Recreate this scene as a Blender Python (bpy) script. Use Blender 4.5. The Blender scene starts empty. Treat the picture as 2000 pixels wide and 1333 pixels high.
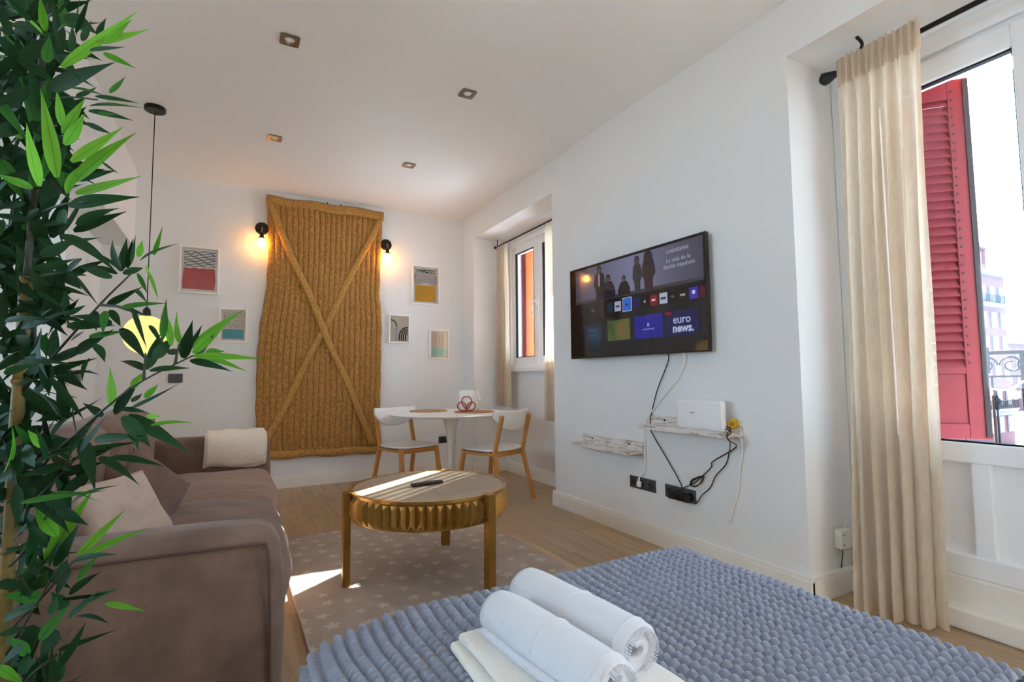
import bpy, bmesh, math, random
import numpy as np
from mathutils import Vector, Matrix, noise as mnoise

random.seed(7)
S = bpy.context.scene
COL = S.collection
PI = math.pi
R = math.radians

# ------------------------------------------------------------------ camera
H = 1.0
F_PX = 1015.9
YAW, PITCH, ROLL = R(28.461), R(4.02), R(-0.478)
_f = Vector((math.sin(YAW)*math.cos(PITCH), math.cos(YAW)*math.cos(PITCH), math.sin(PITCH)))
_r = Vector((math.cos(YAW), -math.sin(YAW), 0))
_u = _r.cross(_f)
CR = _r*math.cos(ROLL) + _u*math.sin(ROLL)
CU = -_r*math.sin(ROLL) + _u*math.cos(ROLL)
CF = _f
cd = bpy.data.cameras.new('camera')
cd.sensor_width = 36.0
cd.lens = 36.0*F_PX/2000.0
cd.clip_start = 0.02
cd.clip_end = 500
cam = bpy.data.objects.new('camera', cd)
COL.objects.link(cam)
cam.matrix_world = Matrix(((CR.x, CU.x, -CF.x, 0), (CR.y, CU.y, -CF.y, 0), (CR.z, CU.z, -CF.z, H), (0, 0, 0, 1)))
S.camera = cam


def P(px, py, d):
    """point of the room seen at photo position (px, py), d metres ahead of the camera"""
    return Vector((0, 0, H)) + (CF + CR*((px-1000)/F_PX) - CU*((py-666.5)/F_PX))*d


# ------------------------------------------------------------------ light
SKY = 9.0
SUN = 90.0
S.view_settings.view_transform = 'Standard'
S.view_settings.look = 'None'
S.view_settings.gamma = 1.0
S.view_settings.use_curve_mapping = False
S.view_settings.exposure = 0.6
S.cycles.use_denoising = True
S.cycles.max_bounces = 14
S.cycles.diffuse_bounces = 8
S.cycles.transparent_max_bounces = 16
S.cycles.sample_clamp_indirect = 6.0
S.cycles.caustics_reflective = False
S.cycles.caustics_refractive = False
w = bpy.data.worlds.new('sky')
S.world = w
w.use_nodes = True
bg = w.node_tree.nodes['Background']
bg.inputs[0].default_value = (0.56, 0.78, 1.0, 1)
bg.inputs[1].default_value = SKY
sd = bpy.data.lights.new('sun', 'SUN')
sd.energy = SUN
sd.angle = R(0.55)
sd.color = (1.0, 0.96, 0.90)
sun = bpy.data.objects.new('sun', sd)
COL.objects.link(sun)
sun.location = (8, 9, 9)
SUND = Vector((-0.8, -0.6, -0.46)).normalized()
sun.rotation_euler = SUND.to_track_quat('-Z', 'Y').to_euler()


# ------------------------------------------------------------------ materials
def lin(c):
    return c/12.92 if c <= 0.04045 else ((c+0.055)/1.055)**2.4


def rgb(h):
    if isinstance(h, str):
        h = h.lstrip('#')
        return tuple(lin(int(h[i:i+2], 16)/255) for i in (0, 2, 4)) + (1,)
    return tuple(h) + (1,)


class NT:
    def __init__(s, m):
        s.t = m.node_tree

    def n(s, typ, **kw):
        nd = s.t.nodes.new(typ)
        for k, v in kw.items():
            if k == 'inp':
                for a, b in v.items():
                    nd.inputs[a].default_value = b
            else:
                setattr(nd, k, v)
        return nd

    def l(s, a, b):
        s.t.links.new(a, b)

    def math(s, op, a, b=None, c=None):
        nd = s.t.nodes.new('ShaderNodeMath')
        nd.operation = op
        for i, v in enumerate((a, b, c)):
            if v is None:
                continue
            if isinstance(v, (int, float)):
                nd.inputs[i].default_value = v
            else:
                s.l(v, nd.inputs[i])
        return nd.outputs[0]

    def ramp(s, fac, stops):
        nd = s.t.nodes.new('ShaderNodeValToRGB')
        e = nd.color_ramp.elements
        while len(e) < len(stops):
            e.new(0.5)
        for el, (p, c) in zip(e, stops):
            el.position = p
            el.color = rgb(c)
        s.l(fac, nd.inputs[0])
        return nd.outputs[0]


def mat(name, color, rough=0.55, metal=0.0, var=None, bump=None, emit=None, coat=0, sheen=0, spec=None, sss=0, stretch=None, alpha=None):
    """var=(scale, second colour, contrast 0..1); bump=(scale, strength, distance)"""
    m = bpy.data.materials.new(name)
    m.use_nodes = True
    t = NT(m)
    b = m.node_tree.nodes['Principled BSDF']
    b.inputs['Base Color'].default_value = rgb(color)
    b.inputs['Roughness'].default_value = rough
    b.inputs['Metallic'].default_value = metal
    if spec is not None:
        b.inputs['Specular IOR Level'].default_value = spec
    if coat:
        b.inputs['Coat Weight'].default_value = coat
        b.inputs['Coat Roughness'].default_value = 0.05
    if sheen:
        b.inputs['Sheen Weight'].default_value = sheen
        b.inputs['Sheen Roughness'].default_value = 0.4
    if alpha is not None:
        b.inputs['Alpha'].default_value = alpha
    if emit:
        b.inputs['Emission Color'].default_value = rgb(emit[0])
        b.inputs['Emission Strength'].default_value = emit[1]
    if var or bump:
        tc = t.n('ShaderNodeTexCoord')
        vec = tc.outputs['Object']
        if stretch:
            mp = t.n('ShaderNodeMapping')
            mp.inputs['Scale'].default_value = stretch
            t.l(vec, mp.inputs[0])
            vec = mp.outputs[0]
        if var:
            nz = t.n('ShaderNodeTexNoise', inp={'Scale': var[0], 'Detail': 5.0, 'Roughness': 0.6})
            t.l(vec, nz.inputs['Vector'])
            k = var[2] if len(var) > 2 else 0.5
            col = t.ramp(nz.outputs[0], [(0.5-0.35*(1.05-k), color), (0.5+0.35*(1.05-k), var[1])])
            t.l(col, b.inputs['Base Color'])
        if bump:
            nb = t.n('ShaderNodeTexNoise', inp={'Scale': bump[0], 'Detail': 4.0})
            t.l(vec, nb.inputs['Vector'])
            bp = t.n('ShaderNodeBump', inp={'Strength': bump[1], 'Distance': bump[2] if len(bump) > 2 else 0.004})
            t.l(nb.outputs[0], bp.inputs['Height'])
            t.l(bp.outputs[0], b.inputs['Normal'])
    return m


M = {}
M['wall'] = mat('white_plaster', '#e7e7e6', 0.75, var=(1.2, '#e2e2e0', 0.3), bump=(90, 0.05, 0.002))
M['ceiling'] = mat('white_ceiling_paint', '#f1f1f0', 0.85, bump=(60, 0.04, 0.002))
M['trim'] = mat('white_trim_paint', '#ebe8e0', 0.4, bump=(40, 0.02, 0.001))
M['pvc'] = mat('white_window_plastic', '#eef0f2', 0.32, bump=(30, 0.02, 0.001))
M['facade'] = mat('orange_facade_render', '#d9762f', 0.8, var=(3, '#c9652a', 0.4), bump=(60, 0.2))
M['facade_out'] = mat('cream_facade_render', '#b9a088', 0.9, bump=(60, 0.2))
M['black'] = mat('black_metal', '#161514', 0.42, 0.3, bump=(80, 0.05))
M['iron'] = mat('wrought_iron', '#0c0d0f', 0.6, 0.0, bump=(70, 0.1), spec=0.15)
M['dark_plastic'] = mat('anthracite_plastic', '#3f4346', 0.4, bump=(120, 0.03))
M['dark_recess'] = mat('socket_recess_plastic', '#15161a', 0.5, bump=(60, 0.03))
M['black_plastic'] = mat('black_plastic', '#101114', 0.35, bump=(120, 0.03))
M['white_plastic'] = mat('white_plastic', '#eceaea', 0.35, bump=(120, 0.02))
M['white_cable'] = mat('white_cable_plastic', '#e6e3dc', 0.5, bump=(60, 0.02))
M['yellow_cable'] = mat('yellow_cable_plastic', '#d9a915', 0.45, bump=(60, 0.02))
M['green_cable'] = mat('green_cable_plastic', '#2e6e45', 0.5, bump=(60, 0.02))
M['sofa'] = mat('taupe_velvet', '#7f6658', 0.9, var=(7, '#655045', 0.6), bump=(220, 0.12, 0.002), sheen=0.15)
M['sofa_rib'] = mat('rosy_taupe_velvet', '#98796a', 0.85, var=(9, '#7f6255', 0.6), bump=(200, 0.12, 0.002), sheen=0.2, stretch=(1, 6, 1))
M['piping'] = mat('dark_taupe_piping', '#5a443c', 0.85, bump=(200, 0.1))
M['pillow_brown'] = mat('brown_velvet', '#6f574c', 0.85, var=(10, '#604a41', 0.5), bump=(200, 0.12, 0.002), sheen=0.15)
M['pillow_rose'] = mat('rosy_brown_velvet', '#80604f', 0.85, var=(10, '#6d4f42', 0.5), bump=(200, 0.12, 0.002), sheen=0.15)
M['pillow_beige'] = mat('beige_velvet', '#c0ab9b', 0.85, var=(10, '#ad988a', 0.5), bump=(200, 0.12, 0.002), sheen=0.15)
M['throw'] = mat('cream_wool_throw', '#efe4d3', 0.95, var=(50, '#e6d8c4', 0.4), bump=(160, 0.4, 0.003))
M['towel'] = mat('white_terry', '#dee1e8', 0.95, bump=(260, 0.5, 0.003), sheen=0.3)
M['towel_cream'] = mat('cream_terry', '#ece8e0', 0.95, bump=(260, 0.5, 0.003), sheen=0.3)
M['sheet'] = mat('pale_blue_cotton', '#dfe5f2', 0.9, bump=(30, 0.2, 0.004))
M['blanket'] = mat('grey_plush_waffle', '#979dae', 0.95, var=(30, '#8a90a2', 0.4), bump=(400, 0.35, 0.002), sheen=0.25)
M['brass'] = mat('aged_brass', '#cca660', 0.30, 0.9, var=(14, '#ad8848', 0.5), bump=(60, 0.05, 0.001))
M['brass_dark'] = mat('dark_brass_leg', '#a27a3c', 0.42, 0.7, var=(10, '#86622c', 0.5), bump=(60, 0.05, 0.001))
M['tabletop'] = mat('taupe_tabletop', '#a4947c', 0.42, var=(5, '#948571', 0.5), bump=(150, 0.06, 0.001))
M['oak'] = mat('birch_wood', '#c98f4e', 0.45, var=(6, '#b97f40', 0.5), bump=(30, 0.05), stretch=(8, 8, 1))
M['white_lacquer'] = mat('white_lacquer', '#e8e8e6', 0.3, bump=(10, 0.01))
M['cream_lacquer'] = mat('cream_lacquer', '#dedacb', 0.3, bump=(10, 0.01))
M['rattan'] = mat('woven_placemat', '#b58a5c', 0.85, var=(60, '#9a7248', 0.6), bump=(140, 0.5, 0.003))
M['red_wire'] = mat('red_enamel_wire', '#a01622', 0.35, bump=(40, 0.02))
M['paper'] = mat('white_paper', '#efede8', 0.9, bump=(60, 0.08))
M['paper_beige'] = mat('beige_print_paper', '#e6d9ca', 0.85, bump=(60, 0.05))
M['ink'] = mat('black_print_ink', '#2a2624', 0.8, bump=(60, 0.02))
M['ink_grey'] = mat('grey_print_ink', '#6b6259', 0.8, bump=(60, 0.02))
M['print_red'] = mat('coral_red_print', '#d65a52', 0.75, var=(8, '#c94c45', 0.5), stretch=(6, 1, 0.5))
M['print_teal'] = mat('teal_print', '#52b3bd', 0.75, var=(8, '#43a3ac', 0.5))
M['print_aqua'] = mat('aqua_print', '#a4e2d7', 0.75, var=(8, '#95d8cc', 0.5))
M['print_ochre'] = mat('ochre_print', '#eeb934', 0.75, var=(8, '#e0aa28', 0.5))
M['frame'] = mat('white_picture_frame', '#f1ede7', 0.45, bump=(40, 0.03))
M['nickel'] = mat('brushed_nickel', '#8d8273', 0.35, 0.85, bump=(100, 0.05))
M['lens'] = mat('frosted_lamp_glass', '#e9ecec', 0.25, bump=(60, 0.05))
M['bamboo'] = mat('bamboo_cane', '#7c6833', 0.55, var=(9, '#5a5024', 0.6), bump=(40, 0.1))
M['twig'] = mat('dark_plastic_twig', '#2b2f24', 0.6, bump=(60, 0.1))
M['pot'] = mat('grey_pot', '#55534f', 0.7, bump=(40, 0.2))
M['soil'] = mat('dark_moss_filling', '#2f2a1f', 0.95, bump=(40, 0.6))
M['shutter'] = mat('crimson_shutter_paint', '#4c0817', 0.5, var=(4, '#420714', 0.4), bump=(60, 0.05), spec=0.15)
M['rubber'] = mat('black_gasket', '#14161b', 0.7, bump=(60, 0.05), spec=0.15)
M['street'] = mat('sunlit_pavement', '#c2c6ca', 0.9, bump=(2, 0.2))
M['brick_far'] = mat('far_brick', '#4a2227', 0.9, var=(1.5, '#401c21', 0.5))
M['stone_far'] = mat('far_pale_stone', '#5a5557', 0.9, bump=(2, 0.1))
M['pane_far'] = mat('far_window_pane', '#4a5563', 0.2, bump=(1, 0.02))
M['roof_far'] = mat('far_red_roof', '#a04a3c', 0.9, bump=(2, 0.2))
M['socket_beige'] = mat('white_box_plastic', '#e9e6dc', 0.45, bump=(60, 0.02))


def wood_floor():
    m = bpy.data.materials.new('oak_laminate')
    m.use_nodes = True
    t = NT(m)
    b = m.node_tree.nodes['Principled BSDF']
    tc = t.n('ShaderNodeTexCoord')
    oi = t.n('ShaderNodeObjectInfo')
    off = t.n('ShaderNodeVectorMath', operation='SCALE')
    cmb = t.n('ShaderNodeCombineXYZ')
    for i in range(3):
        t.l(oi.outputs['Random'], cmb.inputs[i])
    t.l(cmb.outputs[0], off.inputs[0])
    off.inputs['Scale'].default_value = 37.0
    ad = t.n('ShaderNodeVectorMath', operation='ADD')
    t.l(tc.outputs['Object'], ad.inputs[0])
    t.l(off.outputs[0], ad.inputs[1])
    mp = t.n('ShaderNodeMapping')
    mp.inputs['Scale'].default_value = (14, 1.1, 1)
    t.l(ad.outputs[0], mp.inputs[0])
    nz = t.n('ShaderNodeTexNoise', inp={'Scale': 2.2, 'Detail': 7.0, 'Roughness': 0.62, 'Distortion': 0.6})
    t.l(mp.outputs[0], nz.inputs['Vector'])
    col = t.ramp(nz.outputs[0], [(0.28, '#a48c6e'), (0.5, '#bb9f7c'), (0.74, '#caaf8c')])
    mx = t.n('ShaderNodeMixRGB', blend_type='MULTIPLY')
    mx.inputs[0].default_value = 1.0
    tint = t.ramp(oi.outputs['Random'], [(0.0, (0.82, 0.82, 0.82)), (1.0, (1.0, 1.0, 1.0))])
    t.l(col, mx.inputs[1])
    t.l(tint, mx.inputs[2])
    t.l(mx.outputs[0], b.inputs['Base Color'])
    b.inputs['Roughness'].default_value = 0.42
    bp = t.n('ShaderNodeBump', inp={'Strength': 0.08, 'Distance': 0.002})
    t.l(nz.outputs[0], bp.inputs['Height'])
    t.l(bp.outputs[0], b.inputs['Normal'])
    return m


def rug_mat():
    m = bpy.data.materials.new('grey_star_rug')
    m.use_nodes = True
    t = NT(m)
    b = m.node_tree.nodes['Principled BSDF']
    tc = t.n('ShaderNodeTexCoord')
    mp = t.n('ShaderNodeMapping')
    mp.inputs['Scale'].default_value = (1, 1, 0)
    t.l(tc.outputs['Object'], mp.inputs[0])
    SC = 8.2
    vo = t.n('ShaderNodeTexVoronoi', voronoi_dimensions='2D', inp={'Scale': SC, 'Randomness': 0.55})
    t.l(mp.outputs[0], vo.inputs['Vector'])
    sb = t.n('ShaderNodeVectorMath', operation='SUBTRACT')
    t.l(mp.outputs[0], sb.inputs[0])
    t.l(vo.outputs['Position'], sb.inputs[1])
    sp = t.n('ShaderNodeSeparateXYZ')
    t.l(sb.outputs[0], sp.inputs[0])
    sc = t.n('ShaderNodeSeparateColor')
    t.l(vo.outputs['Color'], sc.inputs[0])
    x, y = sp.outputs[0], sp.outputs[1]
    r = t.math('SQRT', t.math('ADD', t.math('MULTIPLY', x, x), t.math('MULTIPLY', y, y)))
    a = t.math('ADD', t.math('ARCTAN2', y, x), t.math('MULTIPLY', sc.outputs[0], 6.28))
    fr = t.math('FRACT', t.math('ADD', t.math('MULTIPLY', a, 5/(2*PI)), 10.0))
    tri = t.math('MULTIPLY', t.math('ABSOLUTE', t.math('SUBTRACT', fr, 0.5)), 2.0)
    size = t.math('ADD', t.math('MULTIPLY', sc.outputs[1], 0.018), 0.026)
    # straight edged star: radius falls from the tip to 0.42 of it between two tips
    edge = t.math('DIVIDE', size, t.math('ADD', 1.0, t.math('MULTIPLY', t.math('SUBTRACT', 1.0, tri), 1.35)))
    inside = t.math('LESS_THAN', r, edge)
    nz = t.n('ShaderNodeTexNoise', inp={'Scale': 5.0, 'Detail': 6.0})
    t.l(tc.outputs['Object'], nz.inputs['Vector'])
    base = t.ramp(nz.outputs[0], [(0.3, '#a89c8f'), (0.7, '#bbb0a4')])
    mx = t.n('ShaderNodeMixRGB')
    t.l(t.math('MULTIPLY', inside, 0.4), mx.inputs[0])
    t.l(base, mx.inputs[1])
    mx.inputs[2].default_value = rgb('#ece5da')
    t.l(mx.outputs[0], b.inputs['Base Color'])
    b.inputs['Roughness'].default_value = 0.95
    n2 = t.n('ShaderNodeTexNoise', inp={'Scale': 500.0})
    t.l(tc.outputs['Object'], n2.inputs['Vector'])
    bp = t.n('ShaderNodeBump', inp={'Strength': 0.5, 'Distance': 0.003})
    t.l(n2.outputs[0], bp.inputs['Height'])
    t.l(bp.outputs[0], b.inputs['Normal'])
    return m


def esparto(name, c0, c1, c2):
    m = bpy.data.materials.new(name)
    m.use_nodes = True
    t = NT(m)
    b = m.node_tree.nodes['Principled BSDF']
    tc = t.n('ShaderNodeTexCoord')
    mp = t.n('ShaderNodeMapping')
    mp.inputs['Scale'].default_value = (1, 1, 0.45)
    t.l(tc.outputs['Object'], mp.inputs[0])
    nz = t.n('ShaderNodeTexNoise', inp={'Scale': 95.0, 'Detail': 4.0, 'Roughness': 0.7})
    t.l(mp.outputs[0], nz.inputs['Vector'])
    col = t.ramp(nz.outputs[0], [(0.3, c0), (0.52, c1), (0.75, c2)])
    t.l(col, b.inputs['Base Color'])
    b.inputs['Roughness'].default_value = 0.9
    bp = t.n('ShaderNodeBump', inp={'Strength': 0.6, 'Distance': 0.006})
    t.l(nz.outputs[0], bp.inputs['Height'])
    t.l(bp.outputs[0], b.inputs['Normal'])
    return m


def cloth_mat(name, c0, c1, trans):
    """loosely woven linen: diffuse and translucent"""
    m = bpy.data.materials.new(name)
    m.use_nodes = True
    t = NT(m)
    nt = m.node_tree
    nt.nodes.remove(nt.nodes['Principled BSDF'])
    out = nt.nodes['Material Output']
    tc = t.n('ShaderNodeTexCoord')
    mp = t.n('ShaderNodeMapping')
    mp.inputs['Scale'].default_value = (1, 1, 0.3)
    t.l(tc.outputs['Object'], mp.inputs[0])
    nz = t.n('ShaderNodeTexNoise', inp={'Scale': 60.0, 'Detail': 5.0, 'Roughness': 0.7})
    t.l(mp.outputs[0], nz.inputs['Vector'])
    col = t.ramp(nz.outputs[0], [(0.3, c0), (0.7, c1)])
    d = t.n('ShaderNodeBsdfDiffuse')
    tr = t.n('ShaderNodeBsdfTranslucent')
    tp = t.n('ShaderNodeBsdfTransparent')
    t.l(col, d.inputs[0])
    t.l(col, tr.inputs[0])
    mx = t.n('ShaderNodeMixShader')
    mx.inputs[0].default_value = trans
    t.l(d.outputs[0], mx.inputs[1])
    t.l(tr.outputs[0], mx.inputs[2])
    m2 = t.n('ShaderNodeMixShader')
    m2.inputs[0].default_value = 0.12
    t.l(mx.outputs[0], m2.inputs[1])
    t.l(tp.outputs[0], m2.inputs[2])
    bp = t.n('ShaderNodeBump', inp={'Strength': 0.3, 'Distance': 0.003})
    t.l(nz.outputs[0], bp.inputs['Height'])
    t.l(bp.outputs[0], d.inputs['Normal'])
    t.l(m2.outputs[0], out.inputs[0])
    return m


def glass_mat(name, tint='#ffffff', refl=0.08):
    m = bpy.data.materials.new(name)
    m.use_nodes = True
    t = NT(m)
    nt = m.node_tree
    nt.nodes.remove(nt.nodes['Principled BSDF'])
    out = nt.nodes['Material Output']
    tp = t.n('ShaderNodeBsdfTransparent', inp={0: rgb(tint)})
    gl = t.n('ShaderNodeBsdfGlossy', inp={'Roughness': 0.02})
    fr = t.n('ShaderNodeFresnel', inp={'IOR': 1.45})
    mx = t.n('ShaderNodeMixShader')
    t.l(t.math('MULTIPLY', fr.outputs[0], refl/0.04*0.5), mx.inputs[0])
    t.l(tp.outputs[0], mx.inputs[1])
    t.l(gl.outputs[0], mx.inputs[2])
    t.l(mx.outputs[0], out.inputs[0])
    return m


def leaf_mat(name, c0, c1, trans=0.25):
    m = bpy.data.materials.new(name)
    m.use_nodes = True
    t = NT(m)
    b = m.node_tree.nodes['Principled BSDF']
    out = m.node_tree.nodes['Material Output']
    oi = t.n('ShaderNodeObjectInfo')
    tc = t.n('ShaderNodeTexCoord')
    sp = t.n('ShaderNodeSeparateXYZ')
    t.l(tc.outputs['Object'], sp.inputs[0])
    rib = t.math('MINIMUM', t.math('MULTIPLY', t.math('ABSOLUTE', sp.outputs[0]), 26.0), 1.0)
    nz = t.n('ShaderNodeTexNoise', inp={'Scale': 3.0, 'Detail': 3.0})
    t.l(tc.outputs['Object'], nz.inputs['Vector'])
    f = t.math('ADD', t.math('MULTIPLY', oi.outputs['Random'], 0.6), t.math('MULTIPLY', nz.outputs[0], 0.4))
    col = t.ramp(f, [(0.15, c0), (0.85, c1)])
    mx = t.n('ShaderNodeMixRGB', blend_type='MULTIPLY')
    mx.inputs[0].default_value = 1.0
    t.l(col, mx.inputs[1])
    t.l(t.ramp(rib, [(0.0, (0.45, 0.5, 0.4)), (1.0, (1, 1, 1))]), mx.inputs[2])
    t.l(mx.outputs[0], b.inputs['Base Color'])
    b.inputs['Roughness'].default_value = 0.6
    b.inputs['Specular IOR Level'].default_value = 0.22
    tr = t.n('ShaderNodeBsdfTranslucent')
    t.l(mx.outputs[0], tr.inputs[0])
    ms = t.n('ShaderNodeMixShader')
    ms.inputs[0].default_value = trans
    t.l(b.outputs[0], ms.inputs[1])
    t.l(tr.outputs[0], ms.inputs[2])
    t.l(ms.outputs[0], out.inputs[0])
    return m


def distressed():
    m = bpy.data.materials.new('distressed_white_wood')
    m.use_nodes = True
    t = NT(m)
    b = m.node_tree.nodes['Principled BSDF']
    tc = t.n('ShaderNodeTexCoord')
    mp = t.n('ShaderNodeMapping')
    mp.inputs['Scale'].default_value = (8, 1.2, 9)
    t.l(tc.outputs['Object'], mp.inputs[0])
    nz = t.n('ShaderNodeTexNoise', inp={'Scale': 7.0, 'Detail': 8.0, 'Roughness': 0.75})
    t.l(mp.outputs[0], nz.inputs['Vector'])
    t.l(t.ramp(nz.outputs[0], [(0.30, '#5a4a40'), (0.42, '#a59488'), (0.50, '#dcd5cd'), (0.8, '#e4ded8')]), b.inputs['Base Color'])
    b.inputs['Roughness'].default_value = 0.7
    bp = t.n('ShaderNodeBump', inp={'Strength': 0.2, 'Distance': 0.002})
    t.l(nz.outputs[0], bp.inputs['Height'])
    t.l(bp.outputs[0], b.inputs['Normal'])
    return m


def emitter(name, color, strength):
    m = bpy.data.materials.new(name)
    m.use_nodes = True
    t = NT(m)
    nt = m.node_tree
    nt.nodes.remove(nt.nodes['Principled BSDF'])
    e = t.n('ShaderNodeEmission', inp={0: rgb(color), 1: strength})
    t.l(e.outputs[0], nt.nodes['Material Output'].inputs[0])
    return m


M['floor'] = wood_floor()
M['rug'] = rug_mat()
M['esparto'] = esparto('woven_esparto', '#6e4a1c', '#a9783a', '#c99752')
M['esparto_band'] = esparto('plaited_esparto_band', '#86602a', '#b48442', '#cc9c58')
M['curtain'] = cloth_mat('beige_linen', '#d8c6ae', '#e4d5bf', 0.42)
M['glass'] = glass_mat('window_glass', '#f4f8fa', 0.06)
M['pane'] = glass_mat('picture_glass', '#ffffff', 0.06)
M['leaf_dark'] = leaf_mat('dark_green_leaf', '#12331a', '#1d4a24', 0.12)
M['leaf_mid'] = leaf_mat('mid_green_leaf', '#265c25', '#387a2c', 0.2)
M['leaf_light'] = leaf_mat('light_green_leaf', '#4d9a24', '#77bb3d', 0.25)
M['shabby'] = distressed()
M['bulb'] = emitter('warm_bulb', '#ffac48', 44.0)
M['globe'] = emitter('warm_globe', '#ffd480', 1.05)


# ------------------------------------------------------------------ mesh builder
class MB:
    def __init__(s):
        s.v = []
        s.f = []

    def add(s, vs, fs, mtx=None):
        o = len(s.v)
        for p in vs:
            p = Vector(p)
            s.v.append(tuple(mtx @ p) if mtx else tuple(p))
        s.f += [tuple(o+i for i in q) for q in fs]
        return s

    def box(s, c, d, mtx=None, rz=0):
        x, y, z = d[0]/2, d[1]/2, d[2]/2
        vs = [(a, b, e) for e in (-z, z) for b in (-y, y) for a in (-x, x)]
        fs = [(0, 2, 3, 1), (4, 5, 7, 6), (0, 1, 5, 4), (2, 6, 7, 3), (0, 4, 6, 2), (1, 3, 7, 5)]
        m = Matrix.Translation(c) @ Matrix.Rotation(rz, 4, 'Z')
        return s.add(vs, fs, (mtx @ m) if mtx else m)

    def b2(s, a, b):
        return s.box([(a[i]+b[i])/2 for i in range(3)], [abs(b[i]-a[i]) for i in range(3)])

    def bar(s, p0, p1, wd, dp, up=(0, 0, 1)):
        """rectangular bar from p0 to p1; wd across, dp along the side given by up x axis"""
        p0, p1 = Vector(p0), Vector(p1)
        z = (p1-p0).normalized()
        x = Vector(up).cross(z)
        if x.length < 1e-4:
            x = Vector((1, 0, 0))
        x.normalize()
        y = z.cross(x)
        vs = []
        for p in (p0, p1):
            for a, b in ((-1, -1), (1, -1), (1, 1), (-1, 1)):
                vs.append(p + x*a*wd/2 + y*b*dp/2)
        return s.add(vs, [(0, 3, 2, 1), (4, 5, 6, 7), (0, 1, 5, 4), (1, 2, 6, 5), (2, 3, 7, 6), (3, 0, 4, 7)])

    def tube(s, pts, r, n=8, cap=True, closed=False):
        pts = [Vector(p) for p in pts]
        k = len(pts)
        rr = r if isinstance(r, (list, tuple)) else [r]*k
        o = len(s.v)
        prev = None
        for i, p in enumerate(pts):
            if closed:
                t = (pts[(i+1) % k]-pts[i-1])
            else:
                t = (pts[min(i+1, k-1)]-pts[max(i-1, 0)])
            if t.length < 1e-9:
                t = Vector((0, 0, 1))
            t.normalize()
            if prev is None:
                a = Vector((0, 0, 1)) if abs(t.z) < 0.9 else Vector((1, 0, 0))
                x = t.cross(a).normalized()
            else:
                x = prev - t*prev.dot(t)
                x = x.normalized() if x.length > 1e-6 else t.orthogonal().normalized()
            prev = x
            y = t.cross(x)
            for j in range(n):
                a = 2*PI*j/n
                s.v.append(tuple(p + (x*math.cos(a)+y*math.sin(a))*rr[i]))
        for i in range(k if closed else k-1):
            i2 = (i+1) % k
            for j in range(n):
                j2 = (j+1) % n
                s.f.append((o+i*n+j, o+i*n+j2, o+i2*n+j2, o+i2*n+j))
        if cap and not closed:
            s.f.append(tuple(o+j for j in reversed(range(n))))
            s.f.append(tuple(o+(k-1)*n+j for j in range(n)))
        return s

    def lathe(s, prof, n=32, c=(0, 0, 0), mtx=None, ring=False):
        o = len(s.v)
        c = Vector(c)
        for r, z in prof:
            for j in range(n):
                a = 2*PI*j/n
                p = c + Vector((max(r, 1e-4)*math.cos(a), max(r, 1e-4)*math.sin(a), z))
                s.v.append(tuple(mtx @ p) if mtx else tuple(p))
        K = len(prof)
        for i in range(K if ring else K-1):
            i2 = (i+1) % K
            for j in range(n):
                j2 = (j+1) % n
                s.f.append((o+i*n+j, o+i*n+j2, o+i2*n+j2, o+i2*n+j))
        if not ring:
            s.f.append(tuple(o+j for j in reversed(range(n))))
            s.f.append(tuple(o+(K-1)*n+j for j in range(n)))
        return s

    def prism(s, poly, axis, a, b):
        """poly 2D outline extruded along axis ('x','y','z') from a to b"""
        n = len(poly)

        def v3(p, h):
            return {'x': (h, p[0], p[1]), 'y': (p[0], h, p[1]), 'z': (p[0], p[1], h)}[axis]
        vs = [v3(p, a) for p in poly] + [v3(p, b) for p in poly]
        fs = [tuple(reversed(range(n))), tuple(range(n, 2*n))]
        fs += [(i, (i+1) % n, n+(i+1) % n, n+i) for i in range(n)]
        return s.add(vs, fs)

    def grid(s, fn, nu, nv, wrap=False):
        o = len(s.v)
        for j in range(nv+1):
            for i in range(nu+1):
                s.v.append(tuple(fn(i/nu, j/nv)))
        for j in range(nv):
            for i in range(nu):
                a = o+j*(nu+1)+i
                s.f.append((a, a+1, a+nu+2, a+nu+1))
        return s

    def rbox(s, c, d, r, n=6, bulge=(0, 0, 0), wob=0.0, wsc=4.0, seed=0):
        """soft box: rounded edges of radius r, faces bulging outwards"""
        c = Vector(c)
        hd = Vector(d)/2
        r = min(r, *(hd*0.999))
        inn = hd - Vector((r, r, r))
        idx = {}
        o = len(s.v)

        def samp(h, i_):
            k = 3
            L = [-h + r*(1-math.cos(PI/2*q/k)) for q in range(k)]
            mid = [-h+r + (2*h-2*r)*q/n for q in range(n+1)]
            return L + mid + [-x for x in reversed(L)]
        sx, sy, sz = samp(hd.x, 0), samp(hd.y, 1), samp(hd.z, 2)

        def vert(x, y, z):
            key = (round(x, 5), round(y, 5), round(z, 5))
            if key in idx:
                return idx[key]
            p = Vector((x, y, z))
            q = Vector((max(-inn.x, min(inn.x, x)), max(-inn.y, min(inn.y, y)), max(-inn.z, min(inn.z, z))))
            dd = p-q
            if dd.length > 1e-9:
                m = max(abs(dd.x), abs(dd.y), abs(dd.z))
                q = q + dd.normalized()*r*(m/r if m < r else 1)
            u = [q[i]/max(hd[i], 1e-6) for i in range(3)]
            for i in range(3):
                k = 1.0
                for j in range(3):
                    if j != i:
                        k *= max(0.0, 1-u[j]*u[j])
                q[i] += bulge[i]*k*u[i]
            if wob:
                nv = mnoise.noise_vector((q+c)*wsc + Vector((seed*7.3, seed*3.1, 0)))
                q += nv*wob
            idx[key] = len(s.v)
            s.v.append(tuple(q+c))
            return idx[key]

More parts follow.
